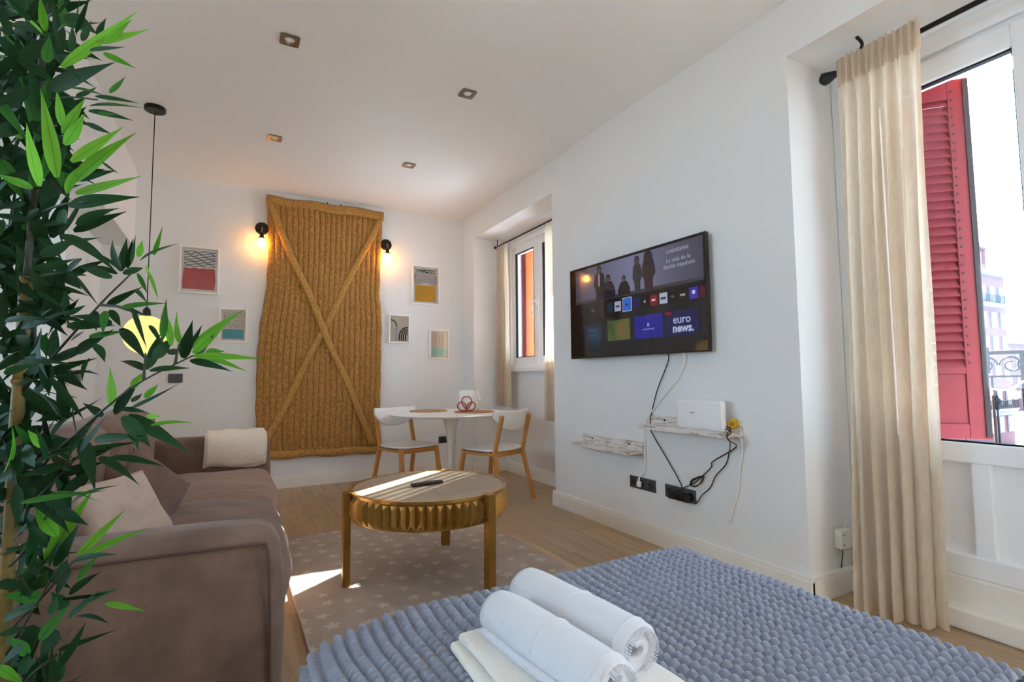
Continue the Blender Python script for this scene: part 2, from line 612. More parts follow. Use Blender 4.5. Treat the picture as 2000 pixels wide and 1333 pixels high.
        def face(A, B, fn):
            for i in range(len(A)-1):
                for j in range(len(B)-1):
                    s.f.append((vert(*fn(A[i], B[j])), vert(*fn(A[i+1], B[j])), vert(*fn(A[i+1], B[j+1])), vert(*fn(A[i], B[j+1]))))
        face(sx, sy, lambda a, b: (a, b, hd.z))
        face(sy, sx, lambda a, b: (b, a, -hd.z))
        face(sy, sz, lambda a, b: (hd.x, a, b))
        face(sz, sy, lambda a, b: (-hd.x, b, a))
        face(sz, sx, lambda a, b: (b, hd.y, a))
        face(sx, sz, lambda a, b: (a, -hd.y, b))
        return s

    def mesh(s, name, m, smooth=False, fix=True):
        me = bpy.data.meshes.new(name)
        me.from_pydata(s.v, [], s.f)
        if fix:
            bm = bmesh.new()
            bm.from_mesh(me)
            bmesh.ops.recalc_face_normals(bm, faces=bm.faces)
            bm.to_mesh(me)
            bm.free()
        if smooth:
            me.polygons.foreach_set('use_smooth', [True]*len(me.polygons))
        me.materials.append(M[m] if isinstance(m, str) else m)
        return me

    def build(s, name, m, parent=None, smooth=False, bevel=0, fix=True, solid=0, seg=2):
        me = s.mesh(name, m, smooth, fix)
        o = bpy.data.objects.new(name, me)
        COL.objects.link(o)
        if parent is not None:
            o.parent = parent
        if solid:
            md = o.modifiers.new('thickness', 'SOLIDIFY')
            md.thickness = solid
            md.offset = 0
        if bevel:
            md = o.modifiers.new('bevel', 'BEVEL')
            md.width = bevel
            md.segments = seg
            md.limit_method = 'ANGLE'
            md.angle_limit = R(35)
        return o


def tag(o, label=None, cat=None, group=None, kind=None):
    for k, v in (('label', label), ('category', cat), ('group', group), ('kind', kind)):
        if v:
            o[k] = v
    return o


def thing(name, label, cat, loc=(0, 0, 0), rz=0, group=None):
    o = bpy.data.objects.new(name, None)
    COL.objects.link(o)
    o.empty_display_size = 0.1
    o.location = loc
    o.rotation_euler = (0, 0, rz)
    return tag(o, label, cat, group)


def struct(o, label, cat):
    return tag(o, label, cat, None, 'structure')


def inst(name, me, parent, mtx=None):
    o = bpy.data.objects.new(name, me)
    COL.objects.link(o)
    o.parent = parent
    if mtx is not None:
        o.matrix_basis = mtx
    return o


def smooth_path(pts, n=6):
    """Catmull-Rom through the points"""
    pts = [Vector(p) for p in pts]
    out = []
    for i in range(len(pts)-1):
        p0, p1, p2, p3 = pts[max(i-1, 0)], pts[i], pts[i+1], pts[min(i+2, len(pts)-1)]
        for k in range(n):
            t = k/n
            out.append(0.5*((2*p1) + (p2-p0)*t + (2*p0-5*p1+4*p2-p3)*t*t + (3*p1-p0-3*p2+p3)*t**3))
    out.append(pts[-1])
    return out


def text_mesh(txt, size, m, name, parent, loc, mtx_rot, extrude=0.0004, align='CENTER', bold=0.0):
    cu = bpy.data.curves.new(name, 'FONT')
    cu.body = txt
    cu.size = size
    cu.align_x = align
    cu.align_y = 'CENTER'
    cu.extrude = extrude
    cu.offset = bold
    cu.resolution_u = 3
    tmp = bpy.data.objects.new('text_source', cu)
    COL.objects.link(tmp)
    bpy.context.view_layer.update()
    me = bpy.data.meshes.new_from_object(tmp.evaluated_get(bpy.context.evaluated_depsgraph_get()))
    bpy.data.objects.remove(tmp)
    bpy.data.curves.remove(cu)
    me.materials.clear()
    me.materials.append(M[m] if isinstance(m, str) else m)
    o = bpy.data.objects.new(name, me)
    COL.objects.link(o)
    o.parent = parent
    o.matrix_basis = Matrix.Translation(loc) @ mtx_rot
    return o


# ================================================================== the room
XW, YB, ZC = 2.27, 5.30, 2.77       # TV wall, back wall, ceiling
XN, XF, XO = 2.655, 2.725, 2.97      # niche back, inner wall outside, facade outside
YR, XL = -3.2, -3.0                 # rear wall, far left wall
# floor
fl = MB().b2((XL-0.2, YR-0.2, -0.25), (XO, YB+0.2, -0.006)).build('floor', 'floor')
struct(fl, 'light oak laminate floor of long planks', 'floor')
PW, PL = 0.185, 1.26
plank_me = MB().box((0, 0, -0.006), (PW-0.0016, PL-0.0016, 0.012)).mesh('plank', 'floor')
half_me = {}
x0 = -1.5
ncol = int(math.ceil((XN-x0)/PW))
for i in range(ncol):
    x = x0+(i+0.5)*PW
    wcut = min(PW, XN-(x-PW/2))
    y = -0.9-((i*0.37) % 1)*PL
    while y < YB:
        ya, yb = max(y, -0.9), min(y+PL, YB)
        if yb-ya > 0.02:
            key = (round(wcut, 3), round(yb-ya, 3))
            if key == (round(PW, 3), round(PL, 3)):
                me = plank_me
            else:
                if key not in half_me:
                    half_me[key] = MB().box((0, 0, -0.006), (wcut-0.0016, yb-ya-0.0016, 0.012)).mesh('plank', 'floor')
                me = half_me[key]
            o = inst('plank', me, fl)
            o.location = (x-PW/2+wcut/2, (ya+yb)/2, 0)
        y += PL
# ceiling
struct(MB().b2((XL-0.2, YR-0.2, ZC), (XO, YB+0.2, ZC+0.25)).build('ceiling', 'ceiling'), 'plain white flat ceiling with recessed square spotlights', 'ceiling')
struct(MB().b2((XL-0.2, YB, 0), (XO, YB+0.2, ZC)).build('wall_back', 'wall'), 'white back wall behind the hanging esparto mat', 'wall')
struct(MB().b2((XL-0.2, YR-0.2, 0), (XO, YR, ZC)).build('wall_rear', 'wall'), 'white rear wall behind the bed', 'wall')
# left side: far wall, stub wall and beam
m = MB().b2((XL-0.2, YR, 0), (XL, 1.2, ZC))
m.b2((XL-0.2, 2.98, 0), (XL, YB, ZC))
m.b2((XL-0.2, 1.2, 0), (XL, 2.98, 0.75))
m.b2((XL-0.2, 1.2, 2.45), (XL, 2.98, ZC))
m.b2((XL, 4.29, 0), (-0.955, YB, ZC))
struct(m.build('wall_left', 'wall'), 'white wall stub left of the sofa', 'wall')
struct(MB().b2((-0.955, -0.6, 2.12), (-0.737, YB, ZC)).build('trim_1', 'wall'), 'white dropped beam under the left ceiling edge', 'beam')
# right side: inner layer with two deep niches
ZL = 2.50
NY = [(3.49, 5.04), (-0.12, 1.45), (-2.6, -1.1)]
m = MB()
ys = [YR] + [v for a, b in sorted(NY) for v in (a, b)] + [YB]
for a, b in zip(ys[0::2], ys[1::2]):
    m.b2((XW, a, 0), (XN, b, ZC))
for a, b in NY:
    m.b2((XW, a, ZL), (XN, b, ZC))
# layer that holds the windows, with holes
HOLES = [(3.66, 4.93, 1.08, 2.44), (0.02, 1.36, 0.20, 2.40), (-2.5, -1.2, 0.20, 2.40)]
hs = sorted(HOLES)
yy = YR
for a, b, z0, z1 in hs:
    m.b2((XN, yy, 0), (XF, a, ZC))
    m.b2((XN, a, 0), (XF, b, z0))
    m.b2((XN, a, z1), (XF, b, ZC))
    yy = b
m.b2((XN, yy, 0), (XF, YB, ZC))
struct(m.build('wall_right', 'wall'), 'white window wall with the television between two niches', 'wall')
# outer facade with orange reveals
m = MB()
yy = YR
OUT = [(3.66, 4.93, 1.02, 2.44), (-0.04, 1.42, 0.0, 2.45), (-2.56, -1.14, 0.0, 2.43)]
for a, b, z0, z1 in sorted(OUT):
    m.b2((XF, yy, -4), (XO, a, 5))
    m.b2((XF, a, -4), (XO, b, z0))
    m.b2((XF, a, z1), (XO, b, 5))
    yy = b
m.b2((XF, yy, -4), (XO, YB+2.5, 5))
m.b2((XO, 2.9, 2.42), (3.74, YB+1.0, 2.60))  # unseen overhang added to cut off the top of the sunbeam
struct(m.build('wall_outer', 'facade'), 'orange painted facade outside the windows', 'wall')
# skirting boards
SK, ST = 0.115, 0.016


def skirt(name, segs, label):
    m = MB()
    for a, b, n in segs:
        a, b, n = Vector((*a, 0)), Vector((*b, 0)), Vector((*n, 0))
        for hgt, th in ((SK, ST), (SK-0.02, ST+0.003)):
            p = [a, b, b+n*th, a+n*th]
            m.add([(q.x, q.y, 0) for q in p]+[(q.x, q.y, hgt) for q in p],
                  [(0, 1, 2, 3), (4, 5, 6, 7), (0, 1, 5, 4), (1, 2, 6, 5), (2, 3, 7, 6), (3, 0, 4, 7)])
    return struct(m.build(name, 'trim', bevel=0.002), label, 'baseboard')


skirt('baseboard_back', [((-0.955, YB), (XW, YB), (0, -1))], 'cream skirting board along the back wall')
skirt('baseboard_right', [((XW, 1.45-ST-0.003), (XW, 3.49+ST+0.003), (-1, 0)), ((XW, 5.04), (XW, YB), (-1, 0)), ((XW, 3.49), (XN, 3.49), (0, 1)),
                          ((XN, 3.49), (XN, 5.04), (-1, 0)), ((XW-ST, 5.04), (XN, 5.04), (0, -1)), ((XW, 1.45), (2.58, 1.45), (0, -1)),
                          ((XW, -1.1), (XW, -0.12), (-1, 0))], 'cream skirting board below the television and round the niches')
skirt('baseboard_left', [((XL, 4.29), (-0.955, 4.29), (0, -1)), ((-0.955, 4.29), (-0.955, YB), (1, 0)), ((XL, YR), (XL, 4.29), (1, 0))], 'cream skirting board on the left wall stub')


# ================================================================== windows
def frame_ring(mb, x0, x1, y0, y1, z0, z1, t):
    mb.b2((x0, y0, z0), (x1, y0+t, z1))
    mb.b2((x0, y1-t, z0), (x1, y1, z1))
    mb.b2((x0, y0+t, z0), (x1, y1-t, z0+t))
    mb.b2((x0, y0+t, z1-t), (x1, y1-t, z1))
    return mb


# far window: two casements
wn = thing('window_1', 'white double casement window in the far niche', 'window', (0, 0, 0))
wn['kind'] = 'structure'
frame_ring(MB(), XN-0.03, XN+0.06, 3.70, 4.92, 1.08, 2.44, 0.05).build('window_frame', 'pvc', wn, bevel=0.004)
MB().b2((XN-0.05, 3.68, 1.06), (XN, 4.94, 1.10)).build('window_sill', 'pvc', wn, bevel=0.004)
for a, b in ((4.335, 4.88), (3.74, 4.335)):
    lf = frame_ring(MB(), XN-0.005, XN+0.055, a, b, 1.125, 2.395, 0.088).build('casement', 'pvc', wn, bevel=0.006)
    g = MB().b2((XN+0.03, a+0.086, 1.21), (XN+0.036, b-0.086, 2.31)).build('pane', 'glass', lf)
    frame_ring(MB(), XN-0.0065, XN+0.02, a+0.083, b-0.083, 1.208, 2.312, 0.006).build('gasket', 'rubber', lf)
h = MB().rbox((XN-0.014, 4.375, 1.74), (0.012, 0.03, 0.07), 0.005, 1)
h.tube([(XN-0.012, 4.375, 1.75), (XN-0.055, 4.375, 1.75), (XN-0.06, 4.375, 1.74), (XN-0.06, 4.375, 1.62)], [0.01, 0.01, 0.011, 0.009], 8)
h.build('window_handle', 'white_plastic', wn, smooth=True)

# unseen wide window added in the left wall to brighten the room
w2 = thing('fill_window', 'wide white window added in the left wall for more daylight', 'window', (0, 0, 0))
w2['kind'] = 'structure'
for a, b in ((1.2, 2.09), (2.09, 2.98)):
    lf = frame_ring(MB(), XL-0.13, XL-0.07, a, b, 0.75, 2.45, 0.07).build('casement', 'pvc', w2)
    MB().b2((XL-0.103, a+0.06, 0.81), (XL-0.097, b-0.06, 2.39)).build('pane', 'glass', lf)
MB().b2((2.73, 4.875, 1.05), (2.82, 4.93, 2.44)).build('outer_jamb_strip', 'shutter', wn)

# balcony door in the near niche
DX0, DX1 = 2.585, 2.665
dr = thing('door_1', 'white glazed balcony door with panelled lower part', 'door')
dr['kind'] = 'structure'
m = MB()
for a, b in ((1.33, 1.45), (-0.12, 0.03)):
    m.b2((XN-0.035, a, 0.2), (XN+0.06, b, ZL))
m.b2((XN-0.035, 0.03, 2.345), (XN+0.06, 1.33, ZL))
m.b2((XN-0.055, 0.03, 2.37), (XN-0.035, 1.36, 2.45))
m.b2((XN-0.05, 1.385, 0.2), (XN-0.035, 1.41, 2.45))
m.build('door_frame', 'pvc', dr, bevel=0.005)
for k, (a, b) in enumerate(((0.685, 1.325), (0.035, 0.68))):
    st = 0.075
    m = MB()
    m.b2((DX0, a, 0.198), (DX1, a+st, 2.34))
    m.b2((DX0, b-st, 0.198), (DX1, b, 2.34))
    m.b2((DX0, a+st, 2.245), (DX1, b-st, 2.34))
    m.b2((DX0, a+st, 0.645), (DX1, b-st, 0.725))
    m.b2((DX0, a+st, 0.198), (DX1, b-st, 0.285))
    lf = m.build('door_leaf', 'pvc', dr, bevel=0.006)
    mid = 0.945 if k == 0 else 0.36
    MB().b2((DX0+0.006, mid-0.033, 0.28), (DX1-0.006, mid+0.033, 0.65)).build('muntin', 'pvc', lf, bevel=0.006)
    for p, q in ((a+st, mid-0.033), (mid+0.033, b-st)):
        MB().b2((DX0+0.03, p-0.003, 0.28), (DX1-0.03, q+0.003, 0.65)).build('door_panel', 'pvc', lf, bevel=0.003)
    MB().b2((DX0+0.03, a+st-0.004, 0.72), (DX0+0.037, b-st+0.004, 2.25)).build('pane', 'glass', lf)
    frame_ring(MB(), DX0+0.018, DX0+0.045, a+st-0.001, b-st+0.001, 0.724, 2.246, 0.007).build('gasket', 'rubber', lf)
m = MB().b2((2.535, -0.12, 0), (2.60, 1.45, 0.085))
m.b2((2.585, -0.12, 0), (XN, 1.45, 0.2))
m.build('threshold_step', 'trim', dr, bevel=0.012, seg=3)
# unseen rear balcony door, same kind, added to let in more daylight
dr2 = thing('fill_door', 'white glazed balcony door added behind the bed head for more daylight', 'door')
dr2['kind'] = 'structure'
for a, b in ((-1.83, -1.22), (-2.48, -1.85)):
    lf = frame_ring(MB(), DX0, DX1, a, b, 0.215, 2.38, 0.08).build('door_leaf', 'pvc', dr2)
    MB().b2((DX0+0.03, a+0.07, 0.29), (DX0+0.037, b-0.07, 2.31)).build('pane', 'glass', lf)


# ================================================================== outside
def shutter(label, loc, ang, wd, z0, z1, solid_to, side):
    """leaf hinged at loc, reaching out along direction ang"""
    t = thing('louvred_shutter', label, 'shutter', (loc[0], loc[1], z0), ang, 'red louvred shutters')
    hh = z1-z0
    m = MB()
    m.b2((0, -0.016, 0), (0.06, 0.016, hh))
    m.b2((wd-0.085, -0.016, 0), (wd, 0.016, hh))
    for a, b in ((0, 0.07), (hh-0.095, hh)):
        m.b2((0.06, -0.016, a), (wd-0.085, 0.016, b))
    m.build('shutter_frame', 'shutter', t, bevel=0.003)
    if solid_to > 0:
        MB().b2((0.058, -0.007, 0.068), (wd-0.083, 0.007, solid_to)).build('lower_panel', 'shutter', t, bevel=0.002)
        MB().b2((0.058, -0.015, solid_to), (wd-0.083, 0.015, solid_to+0.03)).build('middle_rail', 'shutter', t)
    MB().b2((wd-0.026, -0.024, 0.01), (wd-0.006, -0.016, hh-0.01)).build('edge_bar', 'rubber', t)
    MB().b2((wd-0.026, 0.016, 0.01), (wd-0.006, 0.024, hh-0.01)).build('edge_bar', 'rubber', t)
    sl = MB().box((0, 0, 0), (wd-0.145, 0.054, 0.006), Matrix.Rotation(R(62)*side, 4, 'X')).mesh('slat', 'shutter')
    z = max(solid_to+0.05, 0.09)
    while z < hh-0.055:
        inst('slat', sl, t, Matrix.Translation((0.06+(wd-0.145)/2, 0, z)))
        z += 0.042
    bm_ = MB()
    z = max(solid_to+0.05, 0.09)
    while z < hh-0.055:
        for s_ in (-1, 1):
            bm_.tube([(wd-0.07, s_*0.014, z), (wd-0.07, s_*0.019, z)], 0.0055, 6)
        z += 0.042
    bm_.build('slat_pins', 'rubber', t)
    m = MB()
    for q in (0.12, 0.88):
        m.tube([(0.0, -0.02, hh*q-0.04), (0.0, -0.02, hh*q+0.04)], 0.009, 8)
    m.b2((wd, -0.004, 0.30), (wd+0.012, 0.004, 0.42))
    m.build('hinges', 'iron', t)
    return t


shutter('crimson louvred shutter half open outside the balcony door', (2.765, 1.385, 0), math.atan2(-0.729, 0.684), 0.435, 0.70, 2.41, 0.30, 1)
shutter('low red louvred shutter leaf added out of view to shape the far window sunbeam', (2.985, 4.94, 0), R(0), 0.45, 0.90, 1.58, 0.0, 1)  # unseen leaf, added and sized to cut the floor sun into a wedge
shutter('red louvred shutter folded back beside the far window', (2.99, 3.65, 0), R(-75), 0.36, 1.04, 2.30, 0.0, 1)

# balcony
bal = thing('balcony_railing', 'black wrought iron balcony railing with scrolls beyond the door', 'railing', (0, 0, 0))
RX = 3.42
m = MB()
m.b2((RX-0.02, -0.3, 1.095), (RX+0.02, 1.6, 1.115))
m.build('top_rail', 'iron', bal, bevel=0.003)
MB().b2((RX-0.008, -0.3, 0.98), (RX+0.008, 1.6, 0.99)).build('lower_rail', 'iron', bal)
MB().b2((RX-0.008, -0.3, 0.10), (RX+0.008, 1.6, 0.115)).build('lower_rail', 'iron', bal)
for y in (-0.28, 0.35, 1.045, 1.58):
    MB().b2((RX-0.014, y-0.014, -0.02), (RX+0.014, y+0.014, 1.11)).build('post', 'iron', bal, bevel=0.002)
for k in range(14):
    y = -0.2+k*0.125
    MB().tube([(RX, y, 0.1), (RX, y, 0.985)], 0.006, 6).build('baluster', 'iron', bal)


def scroll(y0, s):
    pts = []
    for i in range(26):
        a = i/25*PI*2.6
        r_ = 0.036*(1-0.62*i/25)
        pts.append((RX, y0+s*(0.05-r_*math.cos(a)*1.3), 1.042-0.0*i+r_*math.sin(a)*1.25))
    return pts


for c in (0.67, 0.83, 0.985, 1.145, 1.30):
    m = MB()
    m.tube(scroll(c, 1), 0.0045, 6)
    m.tube(scroll(c, -1), 0.0045, 6)
    m.build('scroll', 'iron', bal, smooth=True)
MB().b2((XO, -0.4, -0.22), (3.5, 1.7, -0.02)).build('balcony_slab', 'stone_far', bal)
sl = thing('string_lights', 'white festoon wire with white bulbs on the balcony railing', 'string lights')
pts = smooth_path([(RX-0.02, 1.25, 0.93), (RX-0.025, 1.15, 0.92), (RX-0.025, 1.09, 0.925), (RX-0.025, 1.03, 0.965), (RX-0.025, 0.9, 0.93), (RX-0.02, 0.72, 0.95)])
MB().tube(pts, 0.005, 6).build('wire', 'white_cable', sl, smooth=True)
for y, z in ((1.18, 0.915), (1.08, 0.905), (0.95, 0.915), (0.8, 0.91)):
    MB().lathe([(0.004, 0.014), (0.009, 0.008), (0.016, -0.012), (0.012, -0.026), (0.003, -0.031)], 12, (RX-0.025, y, z)).build('bulb', 'white_plastic', sl, smooth=True)

struct(MB().b2((-80, -80, -8.4), (260, 220, -8.0)).build('street_ground', 'street'), 'pale street far below the balcony', 'street')


def far_house(label, x0, x1, y0, y1, z0, z1, cols, rows, wallm, attic=None):
    t = thing('apartment_building', label, 'building', ((x0+x1)/2, y0, z0))
    ox, oy, oz = (x0+x1)/2, y0, z0
    MB().b2((x0-ox, 0, 0), (x1-ox, y1-oy, z1-oz)).build('wall', wallm, t)
    MB().b2((x0-ox-0.5, -0.6, z1-oz), (x1-ox+0.5, y1-oy+0.3, z1-oz+0.5)).build('cornice', 'stone_far', t)
    cw = (x1-x0)/cols
    win = MB().b2((-0.75, -0.12, 0), (0.75, 0.05, 2.0)).mesh('window', 'stone_far')
    pan = MB().b2((-0.55, -0.16, 0.15), (0.55, -0.1, 1.85)).mesh('pane', 'pane_far')
    for r_ in rows:
        for c_ in range(cols):
            o = inst('window', win, t, Matrix.Translation((x0-ox+(c_+0.5)*cw, 0, r_-oz)))
            inst('pane', pan, o)
    return t, (ox, oy, oz)


t, (ox, oy, oz) = far_house('tall brick apartment block with balcony seen past the shutter', 66, 87.0, 28, 44, -8, 13.2, 8, (-6.2, -2.9, 0.4, 3.6, 6.6, 9.8), 'brick_far')
m = MB().b2((66-ox, 0, 13.7-oz), (82.2-ox, 10, 16.4-oz))
a = m.build('attic', 'brick_far', t)
MB().b2((65.6-ox, -0.4, 16.4-oz), (82.6-ox, 10.4, 16.9-oz)).build('attic_roof', 'stone_far', a)
win = MB().b2((-0.7, -0.12, 0), (0.7, 0.05, 1.9)).mesh('window', 'stone_far')
for x in (74.5, 77.2, 80.0):
    inst('window', win, a, Matrix.Translation((x-ox, 0, 14.0-oz)))
for zb in (9.5, -3.2):
    b_ = MB().b2((73-ox, -1.1, zb-oz-0.25), (85.5-ox, 0, zb-oz)).build('balcony', 'stone_far', t)
    m = MB()
    m.b2((73-ox, -1.1, zb-oz+0.95), (85.5-ox, -1.05, zb-oz+1.02))
    for k in range(42):
        m.b2((73.0+k*0.304-ox, -1.1, zb-oz), (73.06+k*0.304-ox, -1.05, zb-oz+0.95))
    m.build('balcony_rail', 'iron', b_)
MB().b2((66-ox, -0.4, -5.6-oz+1.5), (87.2-ox, 0, -4.9-oz+1.5)).build('stringcourse', 'stone_far', t)
t, (ox, oy, oz) = far_house('low red roofed house beyond the brick block', 150, 190, 52, 66, -8, 8.0, 9, (-5, -1.5, 2, 5), 'brick_far')
MB().prism([(-0.6, 8.5-oz), (14.6, 8.5-oz), (7, 13-oz)], 'x', -20.5, 20.5).build('roof', 'roof_far', t)
lp = thing('street_lamp', 'dark street lantern on a post in front of the brick block', 'lamp', (72.2, 24.5, -8))
MB().tube([(0, 0, 0), (0, 0, 5.0)], [0.12, 0.07], 8).build('lamp_post', 'iron', lp)
MB().lathe([(0.08, 5.0), (0.42, 5.9), (0.5, 6.0), (0.2, 6.4), (0.06, 6.7), (0.02, 7.0)], 8).build('lantern', 'iron', lp)


# ================================================================== curtains
def curtain(name_part, parent, top, bot, zt, zb, pleats, amp, seed, head=0.12, puddle=0.0):
    """hanging cloth from the rod line top=((x,y),(x,y)) to the hem line bot; pleats across"""
    rnd = random.Random(seed)
    ph = [rnd.uniform(-0.6, 0.6) for _ in range(pleats+2)]
    am = [rnd.uniform(0.55, 1.25) for _ in range(pleats+2)]
    t0, t1, b0, b1 = [Vector((*p, 0)) for p in (*top, *bot)]
    nu, nv = pleats*14, 46

    def fn(u, v):
        z = zt+(zb-zt)*v
        e = v**1.35
        a = t0.lerp(b0, e)
        b = t1.lerp(b1, e)
        k = u*pleats
        i = int(min(k, pleats-1e-6))
        f = k-i
        am_ = am[i]*(1-f)+am[i+1]*f
        uu = u + 0.25/pleats*math.sin(2*PI*(k+0.15*math.sin(v*4+i)))*min(1, v*3)
        p = a.lerp(b, uu)
        d = (b-a).normalized()
        nrm = Vector((-d.y, d.x, 0))
        hd = max(0.0, 1-(zt-z)/head)
        A = amp*am_*(0.45+0.55*min(1, (zt-z)/0.5))*(1+0.35*v)
        wv = math.sin(2*PI*k+ph[i]*v+0.6*math.sin(2.2*v+seed))
        p = p + nrm*(A*wv*(1-0.55*hd) + 0.25*A*math.sin(4*PI*k+1.0)*hd)
        zz = z
        if hd > 0.8:
            zz = z + 0.008*math.sin(4*PI*k+0.7)
        if puddle:
            q = max(0, (v-0.86)/0.14)
            p += nrm*(-puddle*q*q*(0.5+0.5*math.sin(2*PI*k*0.5)))
        return (p.x, p.y, zz)
    m = MB()
    m.grid(fn, nu, nv)
    o = m.build(name_part, 'curtain', parent, smooth=True, fix=False)
    return o


c1 = thing('linen_curtain', 'long beige linen curtain gathered beside the balcony door', 'curtain')
curtain('cloth', c1, ((2.392, 1.288), (2.392, 0.968)), ((2.345, 1.305), (2.49, 1.05)), 2.42, 0.018, 6, 0.027, 3, puddle=0.06)
hm = MB()
hm.grid(lambda u, v: (2.386+0.014*math.sin(24*PI*u+0.4)*(0.6+0.4*v), 1.291-0.326*u, 2.425+0.006*math.sin(29*PI*u)*(1-v)-0.125*v), 84, 4)
hm.build('pleated_heading', 'curtain', c1, smooth=True, fix=False)
c2 = thing('linen_curtain', 'narrow beige curtain on the back wall side of the far window', 'curtain')
curtain('cloth', c2, ((2.53, 5.00), (2.53, 4.74)), ((2.53, 5.0), (2.53, 4.72)), 2.44, 0.70, 5, 0.02, 5)
c3 = thing('linen_curtain', 'sunlit beige curtain at the television side of the far window', 'curtain')
curtain('cloth', c3, ((2.53, 4.02), (2.53, 3.62)), ((2.53, 4.025), (2.53, 3.60)), 2.44, 0.61, 6, 0.02, 9)
for o, (yy0, yy1, zz, xx, lab) in zip((0, 1), ((1.30, -0.02, 2.385, 2.42, 'black iron curtain rod with twisted finial over the balcony door'), (5.0, 3.54, 2.425, 2.53, 'thin black curtain rod in the far window niche'))):
    t = thing('curtain_rod', lab, 'curtain rod', (xx, yy0, zz), 0)
    L_ = yy0-yy1
    rr = 0.011 if o == 0 else 0.008
    MB().tube([(0, 0, 0), (0, -L_, 0)], rr, 10).build('rod', 'black', t, smooth=True)
    sc_ = 1 if o == 0 else 0.6
    m = MB().lathe([(0.010*sc_, 0), (0.014*sc_, 0.012*sc_), (0.021*sc_, 0.03*sc_), (0.029*sc_, 0.055*sc_), (0.027*sc_, 0.07*sc_), (0.014*sc_, 0.082*sc_), (0.004*sc_, 0.086*sc_)], 14,
                   mtx=Matrix.Rotation(R(-90), 4, 'X'))
    fo = m.build('finial', 'black', t, smooth=True)
    if o == 0:
        for k in range(6):
            pts = [(math.cos(k*PI/3+q*0.35)*(0.013+0.0155*q/6)*1.04, 0.012+q*0.0095, math.sin(k*PI/3+q*0.35)*(0.013+0.0155*q/6)*1.04) for q in range(7)]
            MB().tube(pts, 0.0022, 5).build('twist', 'black', fo, smooth=True)
    yb_ = -0.10 if o == 0 else -0.02
    m = MB()
    if o == 0:
        m.tube(smooth_path([(0.0, yb_, 0.0), (0.0, yb_, 0.05), (0.012, yb_, 0.085), (-0.01, yb_+0.01, ZL-zz)]), 0.007, 8)
        m.tube([(0.0, -L_+0.05, 0), (0.0, -L_+0.05, ZL-zz)], 0.007, 8)
    else:
        m.tube([(0.0, yb_, 0.0), (0.0, yb_, ZL-zz)], 0.005, 8)
        m.tube([(0.0, -L_+0.06, 0.0), (0.0, -L_+0.06, ZL-zz)], 0.005, 8)
    m.build('bracket', 'black', t, smooth=True)

# ================================================================== rug
rug = MB().b2((0.283, 1.15, 0.0), (1.57, 3.61, 0.011)).build('area_rug', 'rug', bevel=0.003)
tag(rug, 'grey area rug with scattered pale stars under the coffee table', 'rug')
m = MB()
m.tube([(0.283, 1.15, 0.007), (1.57, 1.15, 0.007), (1.57, 3.61, 0.007), (0.283, 3.61, 0.007)], 0.0065, 6, closed=True)
m.build('binding', mat('rug_binding', '#bdb1a1', 0.9, bump=(200, 0.3)), rug)

# ================================================================== sofa
sf = thing('sofa', 'taupe velvet two-seat sofa along the left side', 'sofa', (0.122, 1.5, 0.012), R(-2.6))
MB().rbox((-0.49, 1.27, 0.155), (0.94, 2.46, 0.25), 0.04, 8, (0.01, 0, 0)).build('sofa_base', 'sofa', sf, smooth=True)
na = MB().rbox((-0.487, 0.085, 0.325), (0.97, 0.17, 0.555), 0.05, 8, (0.025, 0.02, 0.012), 0.012, 3.0, 1).build('armrest', 'sofa', sf, smooth=True)
fa = MB().rbox((-0.475, 2.42, 0.325), (0.97, 0.24, 0.58), 0.05, 8, (0.02, 0.012, 0.012), 0.01, 3.0, 2).build('armrest', 'sofa', sf, smooth=True)
for arm, sy, y_ in ((na, -1, -0.004),):
    pts = []
    for a, b in ((-0.92, 0.05), (-0.92, 0.53), (-0.90, 0.56), (-0.5, 0.574), (-0.07, 0.572), (-0.035, 0.56), (-0.022, 0.53), (-0.015, 0.3), (-0.012, 0.05)):
        pts.append((a, y_-0.012*max(0, 1-abs(a+0.475)/0.5)*max(0, 1-abs(b-0.3)/0.4), b))
    MB().tube(smooth_path(pts, 5), 0.004, 6).build('piping', 'piping', arm, smooth=True)
MB().rbox((-0.37, 0.76, 0.335), (0.79, 1.17, 0.19), 0.06, 10, (0.035, 0.0, 0.045), 0.018, 5.0, 3).build('seat_cushion', 'sofa', sf, smooth=True)
MB().rbox((-0.37, 1.83, 0.325), (0.78, 0.96, 0.18), 0.055, 10, (0.03, 0.0, 0.035), 0.014, 5.0, 4).build('seat_cushion', 'sofa_rib', sf, smooth=True)
MB().rbox((-0.90, 1.27, 0.40), (0.22, 2.50, 0.74), 0.06, 8, (0.01, 0, 0.01), 0.01, 3.0, 5).build('backrest', 'sofa', sf, smooth=True)
for k, (y_, l_) in enumerate(((0.75, 1.12), (1.83, 1.0))):
    MB().rbox((-0.72, y_, 0.60), (0.2, l_, 0.42), 0.08, 8, (0.05, 0.0, 0.03), 0.02, 4.5, 6+k).build('back_cushion', 'sofa', sf, smooth=True)
for a in (-0.88, -0.08):
    for b in (0.1, 2.42):
        MB().lathe([(0.02, -0.0115), (0.025, 0.05)], 12, (a, b, 0)).build('foot', 'black', sf)


